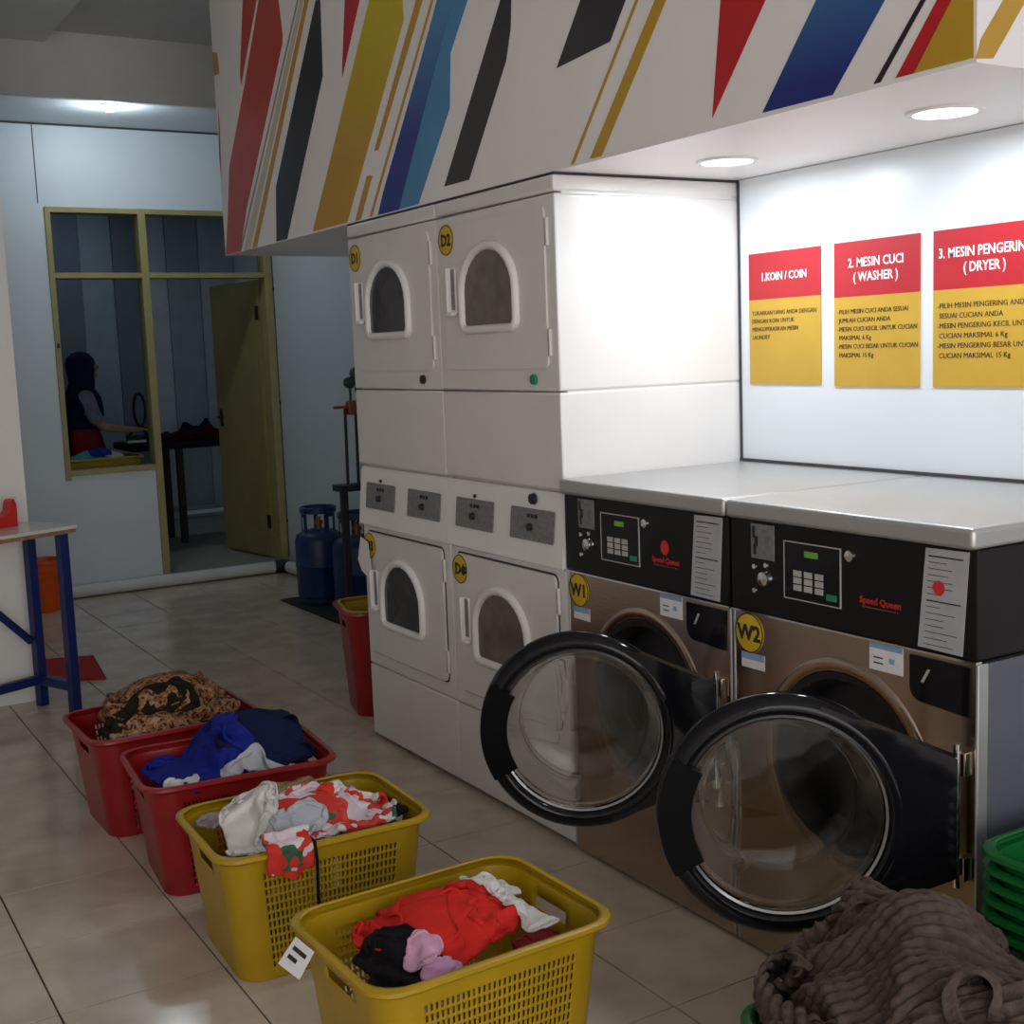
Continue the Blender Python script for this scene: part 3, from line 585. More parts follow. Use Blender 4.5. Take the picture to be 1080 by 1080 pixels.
# ================================================================== BASKETS
def basket_mesh(mb, L_=.56, D_=.43, Hh=.34, tap=.86, rc=.075, holes=True, stack_rim=False):
    # outer shell with slotted long sides; perimeter columns listed as (point at unit size, hole?)
    cols = []
    a, b = L_/2, D_/2
    def side(p, q, n, hole):
        w = []
        for k in range(n): w.append((p[0]+(q[0]-p[0])*k/n, p[1]+(q[1]-p[1])*k/n, hole and 3 <= k < n-3 and k % 2 == 1, hole))
        return w
    nl, ns, nc = 65, 13, 6
    cols += side((-a+rc, -b), (a-rc, -b), nl, 1)
    cols += [(x, y, False, 0) for x, y in arc(a-rc, -b+rc, rc, -PI/2, 0, nc)[:-1]]
    cols += side((a, -b+rc), (a, b-rc), ns, 2)
    cols += [(x, y, False, 0) for x, y in arc(a-rc, b-rc, rc, 0, PI/2, nc)[:-1]]
    cols += side((a-rc, b), (-a+rc, b), nl, 1)
    cols += [(x, y, False, 0) for x, y in arc(-a+rc, b-rc, rc, PI/2, PI, nc)[:-1]]
    cols += side((-a, b-rc), (-a, -b+rc), ns, 2)
    cols += [(x, y, False, 0) for x, y in arc(-a+rc, -b+rc, rc, PI, 1.5*PI, nc)[:-1]]
    n = len(cols)
    zs = [0.0, .012, .03]; hz = [False, False]
    z = .03; k = 0
    while z < Hh-.055:
        hz.append(k % 2 == 0); z += .0155 if k % 2 == 0 else .006; zs.append(z); k += 1
    hz.append(False); zs.append(Hh-.022); hz.append(False); zs.append(Hh-.02)
    def ring(z, s, grow=0):
        return [((x+(grow*(1 if x > 0 else -1) if abs(x) > a-rc else 0))*s, (y+(grow*(1 if y > 0 else -1) if abs(y) > b-rc else 0))*s, z) for x, y, h, t in cols]
    vs = []; rows = []
    for z in zs:
        s = (tap+(1-tap)*z/Hh)*.965; vs += ring(z, s); rows.append(z)
    # rolled rim
    for z, g in ((Hh-.02, .012), (Hh-.012, .020), (Hh-.004, .019), (Hh, .010), (Hh-.002, .002)):
        vs += ring(z, .965*(1.0), g); rows.append(z)
    fs = []; m = len(rows); nz = len(zs)
    for i in range(m-1):
        zmid = (rows[i]+rows[i+1])/2
        for k in range(n):
            x, y, h, t = cols[k]
            if i < len(hz) and hz[i] and h and holes:
                if t == 1: 
                    patch = abs(x) < .06 and .06 < zmid < .15
                    if not patch: continue
                elif t == 2 and False: continue
            if t == 2 and Hh-.085 < zmid < Hh-.052 and abs(y) < .055: continue
            q = (k+1) % n; fs.append((i*n+k, i*n+q, (i+1)*n+q, (i+1)*n+k))
    fs.append(tuple(reversed(range(n))))
    mb.add(vs, fs, True); return mb
def basket_obj(name, mm, L_=.56, D_=.43, Hh=.34):
    mb = basket_mesh(MB(), L_, D_, Hh)
    o = mb.build(name, mm); md = o.modifiers.new('shell', 'SOLIDIFY'); md.thickness = .003; md.offset = -1
    return o
PROTO = {}
def basket(color, x, y, z, rot, label, group=None, cat='basket', L_=.56, D_=.43, Hh=.34):
    key = (color, L_, Hh)
    if key not in PROTO:
        o = basket_obj('laundry_basket', color+'_plastic', L_, D_, Hh); PROTO[key] = o
    else:
        o = PROTO[key].copy(); COL.objects.link(o)
    o.location = (x, y, z); o.rotation_euler = (0, 0, rot)
    for k in ('label', 'group'): 
        if k in o: del o[k]
    return tag(o, label, cat, group)
basket('yellow', -.868, -.822, .001, math.radians(1.5), 'yellow slotted laundry basket with paper tag, nearest the camera', 'filled laundry baskets')
basket('yellow', -.890, -.055, .001, math.radians(-2), 'yellow slotted laundry basket holding floral clothes', 'filled laundry baskets')
basket('red', -.890, .545, .001, math.radians(-5), 'red laundry basket holding navy blue clothes', 'filled laundry baskets')
basket('red', -.925, 1.125, .001, math.radians(1), 'red laundry basket holding leopard print blanket', 'filled laundry baskets')
basket('green', -.430, -1.735, .001, math.radians(91), 'green laundry basket under the brown ribbed blanket')
for k in range(8):
    basket('green', .155, -1.765, .001+.030*k, 0, 'topmost empty green basket of nested stack beside washer W2' if k == 7 else 'green basket nested below the top one in stack beside washer W2', 'nested green baskets')
basket('red', .275, 1.80, .001, math.radians(-14), 'tall red tub standing behind far end of the dryers', L_=.45, D_=.36, Hh=.455)
basket('yellow', .275, 1.80, .162, math.radians(-14), 'yellow basket nested inside the tall red tub', L_=.42, D_=.32, Hh=.30)

# ================================================================== LAUNDRY
# every garment is a sheet of cloth: it is gathered, dropped on what already lies there and left to fold
import numpy as np
class Pile:                                     # height map of what lies in a basket so far
    def __init__(s, cx, cy, half, fill, dome=None, cell=.008):
        s.x0 = cx-half; s.y0 = cy-half; s.c = cell; s.n = int(2*half/cell)+2
        g = np.arange(s.n)*cell; X, Y = np.meshgrid(g+s.x0-cx, g+s.y0-cy, indexing='ij')
        s.h = np.full((s.n, s.n), float(fill))
        for (dx, dy, rx_, ry_, H) in (dome or []):
            r2 = ((X-dx)/rx_)**2+((Y-dy)/ry_)**2; s.h = np.maximum(s.h, fill+H*np.sqrt(np.clip(1-r2, 0, 1)))
    def at(s, x, y):
        i = np.clip((x-s.x0)/s.c, 0, s.n-1.001); j = np.clip((y-s.y0)/s.c, 0, s.n-1.001)
        a = i.astype(int); b = j.astype(int); u = i-a; v = j-b
        return (s.h[a, b]*(1-u)+s.h[a+1, b]*u)*(1-v)+(s.h[a, b+1]*(1-u)+s.h[a+1, b+1]*u)*v
    def put(s, P):
        Q = np.concatenate([P.reshape(-1, 3), ((P[1:]+P[:-1])/2).reshape(-1, 3), ((P[:, 1:]+P[:, :-1])/2).reshape(-1, 3)])
        i = np.clip(((Q[:, 0]-s.x0)/s.c).round().astype(int), 0, s.n-1); j = np.clip(((Q[:, 1]-s.y0)/s.c).round().astype(int), 0, s.n-1)
        np.maximum.at(s.h, (i, j), Q[:, 2])
HALF = [(0, 0, 0)]+[(a, b, c) for a in (-1, 0, 1) for b in (-1, 0, 1) for c in (-1, 0, 1) if (a, b, c) > (0, 0, 0)]
def near_pairs(P, t):                           # pairs of points in the same or touching cells of a grid
    c = np.floor((P-P.min(0))/t).astype(np.int64)+1; K = 4096
    key = (c[:, 0]*K+c[:, 1])*K+c[:, 2]; od = np.argsort(key, kind='stable'); ks = key[od]; A = []; B = []
    for (a, b, e) in HALF:
        tg_ = key+(a*K+b)*K+e; lo = np.searchsorted(ks, tg_, 'left'); n_ = np.searchsorted(ks, tg_, 'right')-lo
        k = np.nonzero(n_)[0]
        if not len(k): continue
        nn = n_[k]; tot = int(nn.sum()); ii = np.repeat(k, nn); st = np.repeat(lo[k], nn)+np.arange(tot)-np.repeat(np.cumsum(nn)-nn, nn); jj = od[st]
        if (a, b, e) == (0, 0, 0): m_ = ii < jj; ii = ii[m_]; jj = jj[m_]
        A.append(ii); B.append(jj)
    return np.concatenate(A), np.concatenate(B)
def drape(pile, cx, cy, w, h, bx_, by_, ang, seed, n=48, steps=100, box=None, iters=7, lift=.03, bend=.10, gap=.95, grav=.0012, squash=1.):
    rg = np.random.RandomState(seed); m = max(8, int(n*h/w)) if h < w else n; n2 = n if h <= w else max(8, int(n*w/h))
    gu = np.linspace(-w/2, w/2, n2); gv = np.linspace(-h/2, h/2, m); Ug, Vg = np.meshgrid(gu, gv, indexing='ij')
    du = w/(n2-1); dv = h/(m-1); ca, sa = math.cos(ang), math.sin(ang)
    Z = np.zeros_like(Ug)
    for q in range(14):
        k = rg.uniform(4, 26); t = rg.uniform(0, 2*PI); Z += np.sin(k*(Ug*math.cos(t)+Vg*math.sin(t))+rg.uniform(0, 6.3))*rg.uniform(.2, 1)*.10/k*4*.5
    X = np.stack([cx+ca*Ug-sa*Vg, cy+sa*Ug+ca*Vg, np.zeros_like(Ug)], -1)
    X[..., 2] = pile.at(X[..., 0], X[..., 1]).max()+lift+Z
    Xp = X.copy()
    sh = [(1, 0, du, 1.), (0, 1, dv, 1.), (1, 1, math.hypot(du, dv), .6), (1, -1, math.hypot(du, dv), .6), (2, 0, 2*du, bend), (0, 2, 2*dv, bend), (4, 0, 4*du, bend*.4), (0, 4, 4*dv, bend*.4)]
    def sl(d):
        return (slice(0, -d), slice(d, None)) if d > 0 else ((slice(-d, None), slice(0, d)) if d < 0 else (slice(None), slice(None)))
    cnt = np.zeros(Ug.shape+(1,)); N_ = Ug.size; I_, J_ = np.unravel_index(np.arange(N_), Ug.shape); thick = gap*max(du, dv)
    for a, b, r0, k in sh:
        (p0, p1), (q0, q1) = sl(a), sl(b); cnt[p0, q0] += k; cnt[p1, q1] += k
    for st_ in range(steps):
        k = min(1, st_/(.55*steps)); k = k*k*(3-2*k); lx = w/2*(1-k)+bx_*k; ly = h/2*(1-k)+by_*k
        V = (X-Xp)*.90; Xp = X.copy(); X = X+V; X[..., 2] -= grav
        for it in range(iters):
            acc = np.zeros_like(X)
            for a, b, r0, kk in sh:
                (p0, p1), (q0, q1) = sl(a), sl(b)
                D = X[p1, q1]-X[p0, q0]; L_ = np.sqrt((D*D).sum(-1, keepdims=True))+1e-9
                C_ = D*((L_-r0)/L_*.5*kk)
                acc[p0, q0] += C_; acc[p1, q1] -= C_
            X += acc/cnt*1.6
            dx = X[..., 0]-cx; dy = X[..., 1]-cy; lu = ca*dx+sa*dy; lv = -sa*dx+ca*dy
            r = ((np.abs(lu)/lx)**4+(np.abs(lv)/ly)**4)**.25; f = np.where(r > 1, 1/np.maximum(r, 1e-6), 1.); f = 1+(f-1)*.5
            lu *= f; lv *= f; X[..., 0] = cx+ca*lu-sa*lv; X[..., 1] = cy+sa*lu+ca*lv
            if box:
                inb = X[..., 2] < box[4]
                X[..., 0] = np.where(inb, np.clip(X[..., 0], box[0], box[1]), X[..., 0]); X[..., 1] = np.where(inb, np.clip(X[..., 1], box[2], box[3]), X[..., 1])
            hz_ = pile.at(X[..., 0], X[..., 1])+.004; c_ = X[..., 2] < hz_
            X[..., 2] = np.where(c_, hz_, X[..., 2])
            X[..., 0] = np.where(c_, X[..., 0]*.6+Xp[..., 0]*.4, X[..., 0]); X[..., 1] = np.where(c_, X[..., 1]*.6+Xp[..., 1]*.4, X[..., 1])
        if st_ > 8:                              # layers of one sheet keep their distance
            ii, jj = near_pairs(X.reshape(-1, 3), thick)
            ok = np.maximum(np.abs(I_[ii]-I_[jj]), np.abs(J_[ii]-J_[jj])) > 2; ii = ii[ok]; jj = jj[ok]
            if len(ii):
                Xf = X.reshape(-1, 3); d = Xf[jj]-Xf[ii]; l = np.linalg.norm(d, axis=1, keepdims=True)+1e-6
                c_ = d/l*np.maximum(0, thick-l)*.35; w_ = np.bincount(np.concatenate([ii, jj]), minlength=N_)[:, None]+1e-9
                acc = np.zeros_like(Xf)
                for q in range(3): acc[:, q] = np.bincount(jj, c_[:, q], N_)-np.bincount(ii, c_[:, q], N_)
                Xf += acc/np.maximum(1, w_*.5); X = Xf.reshape(X.shape)
    for q in range(2):
        X[1:-1, 1:-1] = X[1:-1, 1:-1]*.6+.1*(X[2:, 1:-1]+X[:-2, 1:-1]+X[1:-1, 2:]+X[1:-1, :-2])
    pile.put(X)
    return X
def sheet(mb, X):
    a, b = X.shape[:2]
    mb.add([Vector(p) for p in X.reshape(-1, 3).tolist()], [(i*b+k, (i+1)*b+k, (i+1)*b+k+1, i*b+k+1) for i in range(a-1) for k in range(b-1)], True)
def garment(name, m, label, pile, cx, cy, w, h, bx_, by_, ang, seed, n=44, steps=90, box=None, group=None, cat='clothes', thick=.004, **kw):
    mb = MB(); sheet(mb, drape(pile, cx, cy, w, h, bx_, by_, ang, seed, n, steps, box, **kw))
    o = mb.build(name, m, fix=False)
    sb = o.modifiers.new('smooth', 'SUBSURF'); sb.levels = 1; sb.render_levels = 1
    md = o.modifiers.new('thick', 'SOLIDIFY'); md.thickness = thick; md.offset = 0
    return tag(o, label, cat, group)
G = 'laundry in the baskets'
def inner(cx, cy, s=.90): return (cx-.28*s, cx+.28*s, cy-.215*s, cy+.215*s, .335)
# nearest yellow basket
P1 = Pile(-.868, -.822, .40, .292, [(.01, .03, .17, .14, .06)]); B1 = inner(-.868, -.822)
garment('red_shirt', 'c_red', 'bright red crumpled shirt heaped in nearest yellow basket', P1, -.890, -.795, .84, .78, .155, .150, .35, 3, n=58, box=B1, group=G)
garment('tee_shirt', 'c_white', 'white t-shirt at the right end of nearest yellow basket', P1, -.695, -.79, .44, .44, .078, .12, .2, 2, box=B1, group=G)
garment('maroon_cloth', 'c_maroon', 'maroon cloth scrap near front rim of nearest yellow basket', P1, -.735, -.95, .20, .12, .055, .03, .1, 6, n=30, box=B1, group=G)
garment('knitted_garment', 'c_black', 'black knitted garment crumpled at left of nearest yellow basket', P1, -1.03, -.895, .40, .38, .08, .105, .3, 1, box=B1, group=G)
garment('lace_garment', 'c_lilac', 'lilac lace garment low in nearest yellow basket', P1, -.965, -.970, .18, .12, .045, .032, .1, 5, n=30, box=B1, group=G)
garment('pink_garment', 'c_pink', 'pale pink rolled garment beside the red shirt', P1, -.975, -.905, .16, .13, .045, .036, .8, 4, n=30, box=B1, group=G)
# second yellow basket
P2 = Pile(-.890, -.055, .40, .312, [(-.03, .03, .20, .14, .07)]); B2 = inner(-.890, -.055)
garment('black_sock', 'c_black', 'black garment at right end of floral laundry basket', P2, -.675, -.10, .30, .32, .055, .08, 0, 18, n=34, box=B2, group=G)
garment('taupe_garment', 'c_taupe', 'taupe garment at back of floral laundry basket', P2, -1.03, .05, .44, .40, .10, .085, .2, 11, box=B2, group=G)
garment('floral_dress', 'c_floral', 'red poppy print dress spread across second yellow basket', P2, -.84, -.110, .76, .50, .175, .105, -.1, 15, n=56, box=B2, group=G)
garment('pink_blouse', 'c_lilac', 'pink blouse behind the floral dress', P2, -.785, .06, .42, .32, .10, .07, -.2, 13, box=B2, group=G)
garment('olive_garment', 'c_olive', 'olive brown garment on top of floral laundry basket', P2, -.925, .035, .40, .32, .095, .07, .2, 12, box=B2, group=G)
garment('white_shirt', 'c_white', 'white shirt crumpled at left side of floral laundry basket', P2, -1.045, -.085, .48, .46, .075, .12, -.35, 14, n=46, box=B2, group=G)
garment('grey_vest', 'c_grey', 'pale grey garment folded over the poppy print dress', P2, -.935, -.155, .26, .18, .08, .045, .5, 16, n=32, box=B2, group=G)
# sleeve lying over the front rim and hanging down outside
def hanging(name, m, label, x0, x1, yr, zr, drop, seed, group=None):
    rg = random.Random(seed); mb = MB(); na, nb_ = 30, 22; vs = []
    for i in range(na):
        a = i/(na-1)
        for k in range(nb_):
            b_ = k/(nb_-1); x = x0+(x1-x0)*b_
            L_ = .05+drop*(.55+.45*math.sin(b_*PI)*(.7+.3*math.sin(b_*9+seed)))
            t = a*(L_+.06)-.06
            if t < 0: p = Vector((x, yr-.2*t+.012, zr+.012+.02*math.sin(-t*40)))
            elif t < .03: q = t/.03*PI/2; p = Vector((x, yr+.012-.024*math.sin(q)-.006, zr+.012*math.cos(q)))
            else: p = Vector((x, yr-.020+.004*math.sin(b_*17+t*20), zr-(t-.03)))
            w_ = noise.noise(Vector((x*30, t*22, seed)))*.010
            vs.append(p+Vector((w_*.6, -abs(w_)*1.2, w_*.5)))
    mb.add(vs, [(i*nb_+k, (i+1)*nb_+k, (i+1)*nb_+k+1, i*nb_+k+1) for i in range(na-1) for k in range(nb_-1)], True)
    o = mb.build(name, m, fix=False); md = o.modifiers.new('t', 'SOLIDIFY'); md.thickness = .004; md.offset = 1
    return tag(o, label, 'clothes', group)
hanging('dress_sleeve', 'c_floral', 'poppy print sleeve spilling over front rim of second yellow basket', -1.07, -.955, -.262, .343, .060, 3, G)
cordo = MB().tube([(-.955, -.245, .352), (-.950, -.285, .348), (-.948, -.290, .30), (-.945, -.276, .20), (-.940, -.266, .12)], .004, 6).build('drawstring', 'c_black'); tag(cordo, 'black drawstring hanging down the second yellow basket', 'cord')
# navy basket
P3_ = Pile(-.890, .545, .40, .30, [(.09, .03, .17, .14, .145), (-.09, -.02, .15, .16, .02)]); B3 = inner(-.890, .545)
garment('navy_trousers', 'c_navy', 'dark navy trousers heaped high in red basket', P3_, -.79, .565, .78, .66, .17, .16, .3, 21, n=48, box=B3, group=G, bend=.25)
garment('blue_shirt', 'c_blue', 'royal blue shirt at left side of red basket', P3_, -.985, .52, .62, .60, .145, .165, .2, 22, n=48, box=B3, group=G, bend=.2)
garment('pale_towel', 'c_grey', 'pale grey folded towel along rim of red basket', P3_, -.83, .395, .32, .10, .13, .03, -.08, 23, n=40, box=B3, group=G)
garment('white_strap', 'c_white', 'white waistband strip at left corner of red basket', P3_, -1.075, .41, .16, .07, .06, .025, .3, 24, n=30, box=B3, group=G)
# leopard basket
P4 = Pile(-.925, 1.125, .42, .32, [(.03, .04, .19, .14, .135)]); B4 = inner(-.925, 1.125)
garment('leopard_blanket', 'c_leopard', 'leopard print blanket piled in the farthest red basket', P4, -.885, 1.15, .95, .76, .225, .175, .1, 31, n=52, box=B4, group=G, bend=.3, thick=.008)
garment('dark_garment', 'c_dark', 'dark lining turned over in front of leopard blanket', P4, -.985, 1.035, .46, .26, .165, .075, .08, 32, box=B4, group=G, bend=.3)
garment('leopard_flap', 'c_leopard', 'leopard print flap at front rim of farthest red basket', P4, -.985, .965, .34, .12, .15, .045, .05, 33, n=40, box=B4, group=G)
# brown ribbed blanket: one sheet, ribs run along the cloth itself
def blanket():
    PB = Pile(-.42, -1.76, .60, .325, [(0, .0, .24, .30, .15), (.03, .10, .13, .15, .235), (-.08, -.05, .10, .2, .20)])
    X = drape(PB, -.395, -1.76, 1.45, 1.30, .262, .335, 1.05, 44, 60, 90, None, 7, .05, .25, gap=1.1)
    def up(A):                                  # one cubic subdivision along both axes
        for ax in (0, 1):
            A = np.moveaxis(A, ax, 0); pad = np.concatenate([A[:1], A, A[-1:]]); mid = (9*(pad[1:-2]+pad[2:-1])-(pad[:-3]+pad[3:]))/16
            B = np.empty((2*A.shape[0]-1,)+A.shape[1:]); B[0::2] = A; B[1::2] = mid; A = np.moveaxis(B, 0, ax)
        return A
    X = up(up(up(X))); a, b = X.shape[:2]
    du = np.gradient(X, axis=0); dv = np.gradient(X, axis=1); Nn = np.cross(du, dv); Nn /= np.linalg.norm(Nn, axis=-1, keepdims=True)+1e-9
    for q in range(6): Nn[1:-1, 1:-1] = (Nn[1:-1, 1:-1]*2+Nn[2:, 1:-1]+Nn[:-2, 1:-1]+Nn[1:-1, 2:]+Nn[1:-1, :-2])/6
    u = np.arange(a)[:, None]/a*1.45; v = np.arange(b)[None, :]/b*1.30
    rib = np.abs(np.sin(PI*u/.025+.25*np.sin(v*14)))**.6; bead = .72+.28*np.abs(np.sin(PI*v/.028))
    X = X+Nn*((rib*bead-.5)*.013)[..., None]
    mb = MB(); sheet(mb, X)
    o = mb.build('ribbed_blanket', 'c_brown', fix=False); return tag(o, 'brown ribbed fleece blanket heaped over green basket in foreground', 'blanket')
blanket()
# paper tag on the nearest basket
tg = MB().add([hit(u, v, 1, -.70)+Vector((0, .0, 0)) for u, v in ((331,990), (356,1006), (342,1022), (317,1008))], [(0,1,2,3)])
v0 = [Vector((-1.178, -.735, .345)), Vector((-1.165, -.80, .335)), Vector((-1.205, -.815, .295)), Vector((-1.222, -.745, .305))]
tg = MB().prism(v0, (0, 0, .0012)).build('paper_tag', 'paper'); tag(tg, 'white paper laundry tag clipped to rim of nearest yellow basket', 'tag')
r_ = (v0[1]-v0[0]).normalized(); u_ = (v0[0]-v0[3]).normalized(); nrm = r_.cross(u_); 
for k, w_ in enumerate((.045, .03)):
    a = v0[3]+(v0[0]-v0[3])*(.62-.3*k)+r_*.012+Vector((0,0,.0014)); MB().prism([a, a+r_*w_, a+r_*w_+u_*.008, a+u_*.008], (0, 0, .0006)).build('printed_line', 'ink', tg)

# ================================================================== LEFT TABLE
def table():
    a = math.radians(23); o = Vector((-.845, 2.575, 0)); ex = Vector((-math.cos(a), -math.sin(a), 0)); ey = Vector((-math.sin(a)*.75, math.cos(a), 0)).normalized()
    ey = Vector((ex.y, -ex.x, 0)); LT = 1.5; DT = .33
    t = empty('work_table', o, 'pale topped work table on blue steel legs at left edge', 'table')
    def pr(n_, m_, u0, u1, w0, w1, z0, z1, par=t):
        q = [o+ex*u+ey*w for u, w in ((u0, w0), (u1, w0), (u1, w1), (u0, w1))]
        return MB().prism([(p.x, p.y, z0) for p in q], (0, 0, z1-z0)).build(n_, m_, par)
    top = pr('tabletop', 'tabletop', 0, LT, 0, DT, .818, .832); pr('edge_board', 'ply', .004, LT-.004, .004, DT-.004, .800, .818, top)
    L1 = .035
    for u in (.035, LT-.075):
        for w in (.02, DT-.065): pr('leg', 'bluesteel', u, u+.04, w, w+.04, 0, .80)
        pr('end_stretcher', 'bluesteel', u, u+.04, .06, DT-.065, .10, .14)
    pr('long_stretcher', 'bluesteel', .075, LT-.075, DT-.06, DT-.03, .10, .14)
    p0 = o+ex*.085+ey*(DT-.045); p1 = o+ex*.55+ey*(DT-.045)
    MB().tube([(p0.x, p0.y, .30), (p1.x, p1.y, .78)], .018, 4).build('brace', 'bluesteel', t)
    return o, ex, ey
o_, ex, ey = table()
# tape dispenser
def P3(u, w, z): q = o_+ex*u+ey*w; return Vector((q.x, q.y, z))
td = empty('tape_dispenser', P3(.26, .27, .832), 'red plastic tape dispenser on the pale topped table', 'tape dispenser')
prof = [(.09, 0), (.09, .075), (.105, .088), (.118, .082), (.125, .045), (.10, .03), (.05, .028), (.0, .04), (-.05, .06), (-.09, .05), (-.105, 0)]
prof = [(.13, 0), (.132, .07), (.122, .092), (.108, .085), (.098, .052), (.07, .036), (.03, .034), (-.01, .046), (-.05, .062), (-.085, .055), (-.105, .03), (-.11, 0)]
MB().prism([P3(.26-a, .24, .833+b*1.3) for a, b in prof], ey*.06).build('body', 'red_bright', td)
MB().lathe([(-.02, .020), (-.02, .042), (.02, .042), (.02, .020)], P3(.27, .27, .833+.085), ey, (0,0,1), n=24, closed=True).build('tape_roll', 'c_cream', td)
MB().prism([P3(.26-.128, .245, .833+.1158), P3(.26-.14, .245, .833+.125), P3(.26-.128, .245, .833+.1152)], ey*.05).build('cutter_blade', 'chrome', td)

# red mat and orange pail
q = [(-.95, 3.24), (-.66, 3.10), (-.60, 3.62), (-.90, 3.72)]
rm = MB().prism([(x, y, .001) for x, y in q], (0, 0, .008)).build('floor_mat', 'mat_red'); tag(rm, 'small dark red mat lying behind the table', 'mat')
MB().tube([Vector((x, y, .008)) for x, y in q], .006, 6, closed=True).build('mat_border', 'mat_red', rm)
op = empty('orange_pail', (-.53, 5.16, 0), 'orange plastic pail by the partition behind table legs', 'pail')
MB().lathe([(.001, .0005), (.001, .085), (.03, .092), (.30, .118), (.305, .128), (.325, .128), (.325, .115), (.03, .084), (.012, .0005)], (-.53, 5.16, 0), n=28).build('bucket', 'orange', op)
MB().lathe([(.215, .117), (.225, .124), (.245, .124), (.25, .117)], (-.53, 5.16, 0), n=28, closed=True).build('band', 'orange', op)
MB().tube([(-.53+.13*math.cos(a), 5.16, .30-.13*math.sin(a)) for a in [PI*k/12 for k in range(13)]], .005, 6).xf(Matrix.Translation((0, -.13, 0))).build('bail', 'orange', op) if False else None

# ================================================================== GAS CORNER
def gas(x, y, label):
    t = empty('gas_cylinder', (x, y, .012), label, 'gas cylinder', 'blue gas cylinders')
    MB().lathe([(.012, .0005), (.012, .125), (.03, .13), (.05, .118), (.06, .145), (.09, .150), (.24, .150), (.246, .154), (.254, .154), (.26, .150), (.40, .150), (.435, .138), (.46, .10), (.47, .05), (.472, .0005)], (x, y, 0), n=36).build('tank', 'cyl', t)
    for k in range(3):
        a0 = .5+k*2*PI/3; g = MB(); pts = [(a0+.95*i/8) for i in range(9)]
        inn = [Vector((x+.098*math.cos(a), y+.098*math.sin(a), 0)) for a in pts]; out = [Vector((x+.105*math.cos(a), y+.105*math.sin(a), 0)) for a in pts]
        for zz0, zz1, i0, i1 in ((.55, .60, 0, 8), (.44, .56, 0, 2), (.44, .56, 6, 8)):
            for i in range(i0, i1):
                g.prism([p+Vector((0,0,zz0)) for p in (inn[i], inn[i+1], out[i+1], out[i])], (0, 0, zz1-zz0))
        g.build('collar_guard', 'cyl', t)
    MB().lathe([(.57, .105), (.575, .112), (.605, .112), (.61, .105), (.605, .098), (.575, .098)], (x, y, 0), n=32, closed=True).build('collar_ring', 'cyl', t)
    MB().lathe([(.465, .02), (.50, .02), (.50, .028), (.52, .028), (.52, .014), (.545, .014)], (x, y, 0), n=16).build('valve', 'copper', t)
    return t
bmat = MB().box(.745, 1.13, 3.40, 4.42, .001, .011, bev=.003).build('floor_mat', 'mat_black'); tag(bmat, 'black rubber mat under the gas cylinders', 'mat')
gas(.925, 4.16, 'blue gas cylinder nearer the doorway, fully in view')
gas(.985, 3.72, 'blue gas cylinder half hidden behind the black stand')
sd = empty('hose_stand', (.84, 3.50, .0), 'dark steel stand with tall rods and regulators beside gas cylinders', 'stand')
for x in (.79, 1.09): bx('post', 'iron', sd, x-.018, x+.018, 3.415, 3.451, .0, .79)
bx('shelf_bar', 'iron', sd, .765, 1.12, 3.405, 3.53, .765, .80)
for x in (.84, .905, .965): MB().cyl((x, 3.48, .80), (x+.01, 3.49, 1.24), .009, 10).build('rod', 'iron', sd)
rb = bx('manifold', 'copper', sd, .86, 1.0, 3.46, 3.51, 1.19, 1.27, bev=.01)
MB().cyl((.78, 3.485, 1.235), (.88, 3.485, 1.235), .009, 10).build('pipe_stub', 'copper', sd)
for x, z, r in ((.885, 1.37, .032), (.93, 1.42, .036), (.95, 1.33, .03)):
    g = MB().lathe([(-.02, .0005), (-.02, r), (.012, r), (.022, r*.6), (.03, r*.3)], (x, 3.485, z), (0,-1,0), (0,0,1), n=18).build('regulator', 'green_dark', sd)
    MB().cyl((x, 3.485, 1.26), (x, 3.485, z-r*.8), .008, 8).build('stem', 'green_dark', g)
MB().tube([(.93, 3.485, 1.45), (.98, 3.485, 1.47), (1.02, 3.49, 1.40), (1.03, 3.50, 1.1), (1.03, 3.56, .80), (1.0, 3.66, .60), (.985, 3.72, .535)], .008, 8).build('hose', 'rubber', sd)

# ================================================================== IRONING ROOM
itb = empty('ironing_table', (.95, 7.1, ZS), 'dark covered ironing table seen through the doorway', 'table')
bx('table_board', 'c_vest', itb, .50, 1.62, 6.85, 7.40, .84, .90, bev=.015)
for x in (.90, 1.50):
    for y in (6.92, 7.30): bx('leg', 'iron', itb, x-.025, x+.025, y-.025, y+.025, ZS-.005, .84)
bx('shelf', 'wall_cool', itb, .93, 1.47, 6.93, 7.29, .30, .33)
PI_ = Pile(1.05, 7.12, .7, .90, [(.05, 0, .38, .2, .06)])
garment('ironing_pile', 'c_navy', 'dark pile of clothes lying on ironing table', PI_, 1.12, 7.14, 1.1, .6, .40, .20, 0, 51, bend=.3)
garment('wine_cloth', 'c_wine', 'dark wine red cloth lying along front of ironing table', PI_, 1.02, 6.92, .7, .2, .30, .06, 0, 52)
ir = empty('steam_iron', (.62, 7.02, .905), 'dark steam iron under the ironing woman\'s hand', 'iron')
MB().prism([(.52, 6.97, .905), (.66, 6.965, .905), (.74, 7.02, .905), (.66, 7.075, .905), (.52, 7.07, .905)], (0, 0, .02)).build('soleplate', 'chrome', ir)
MB().prism([(.53, 6.98, .925), (.65, 6.975, .925), (.71, 7.02, .925), (.65, 7.065, .925), (.53, 7.06, .925)], (0, 0, .035)).build('iron_body', 'iron', ir)
MB().tube([(.68, 7.02, .955), (.66, 7.02, 1.0), (.57, 7.02, 1.0), (.54, 7.02, .955)], .013, 8).build('iron_handle', 'rubber', ir)
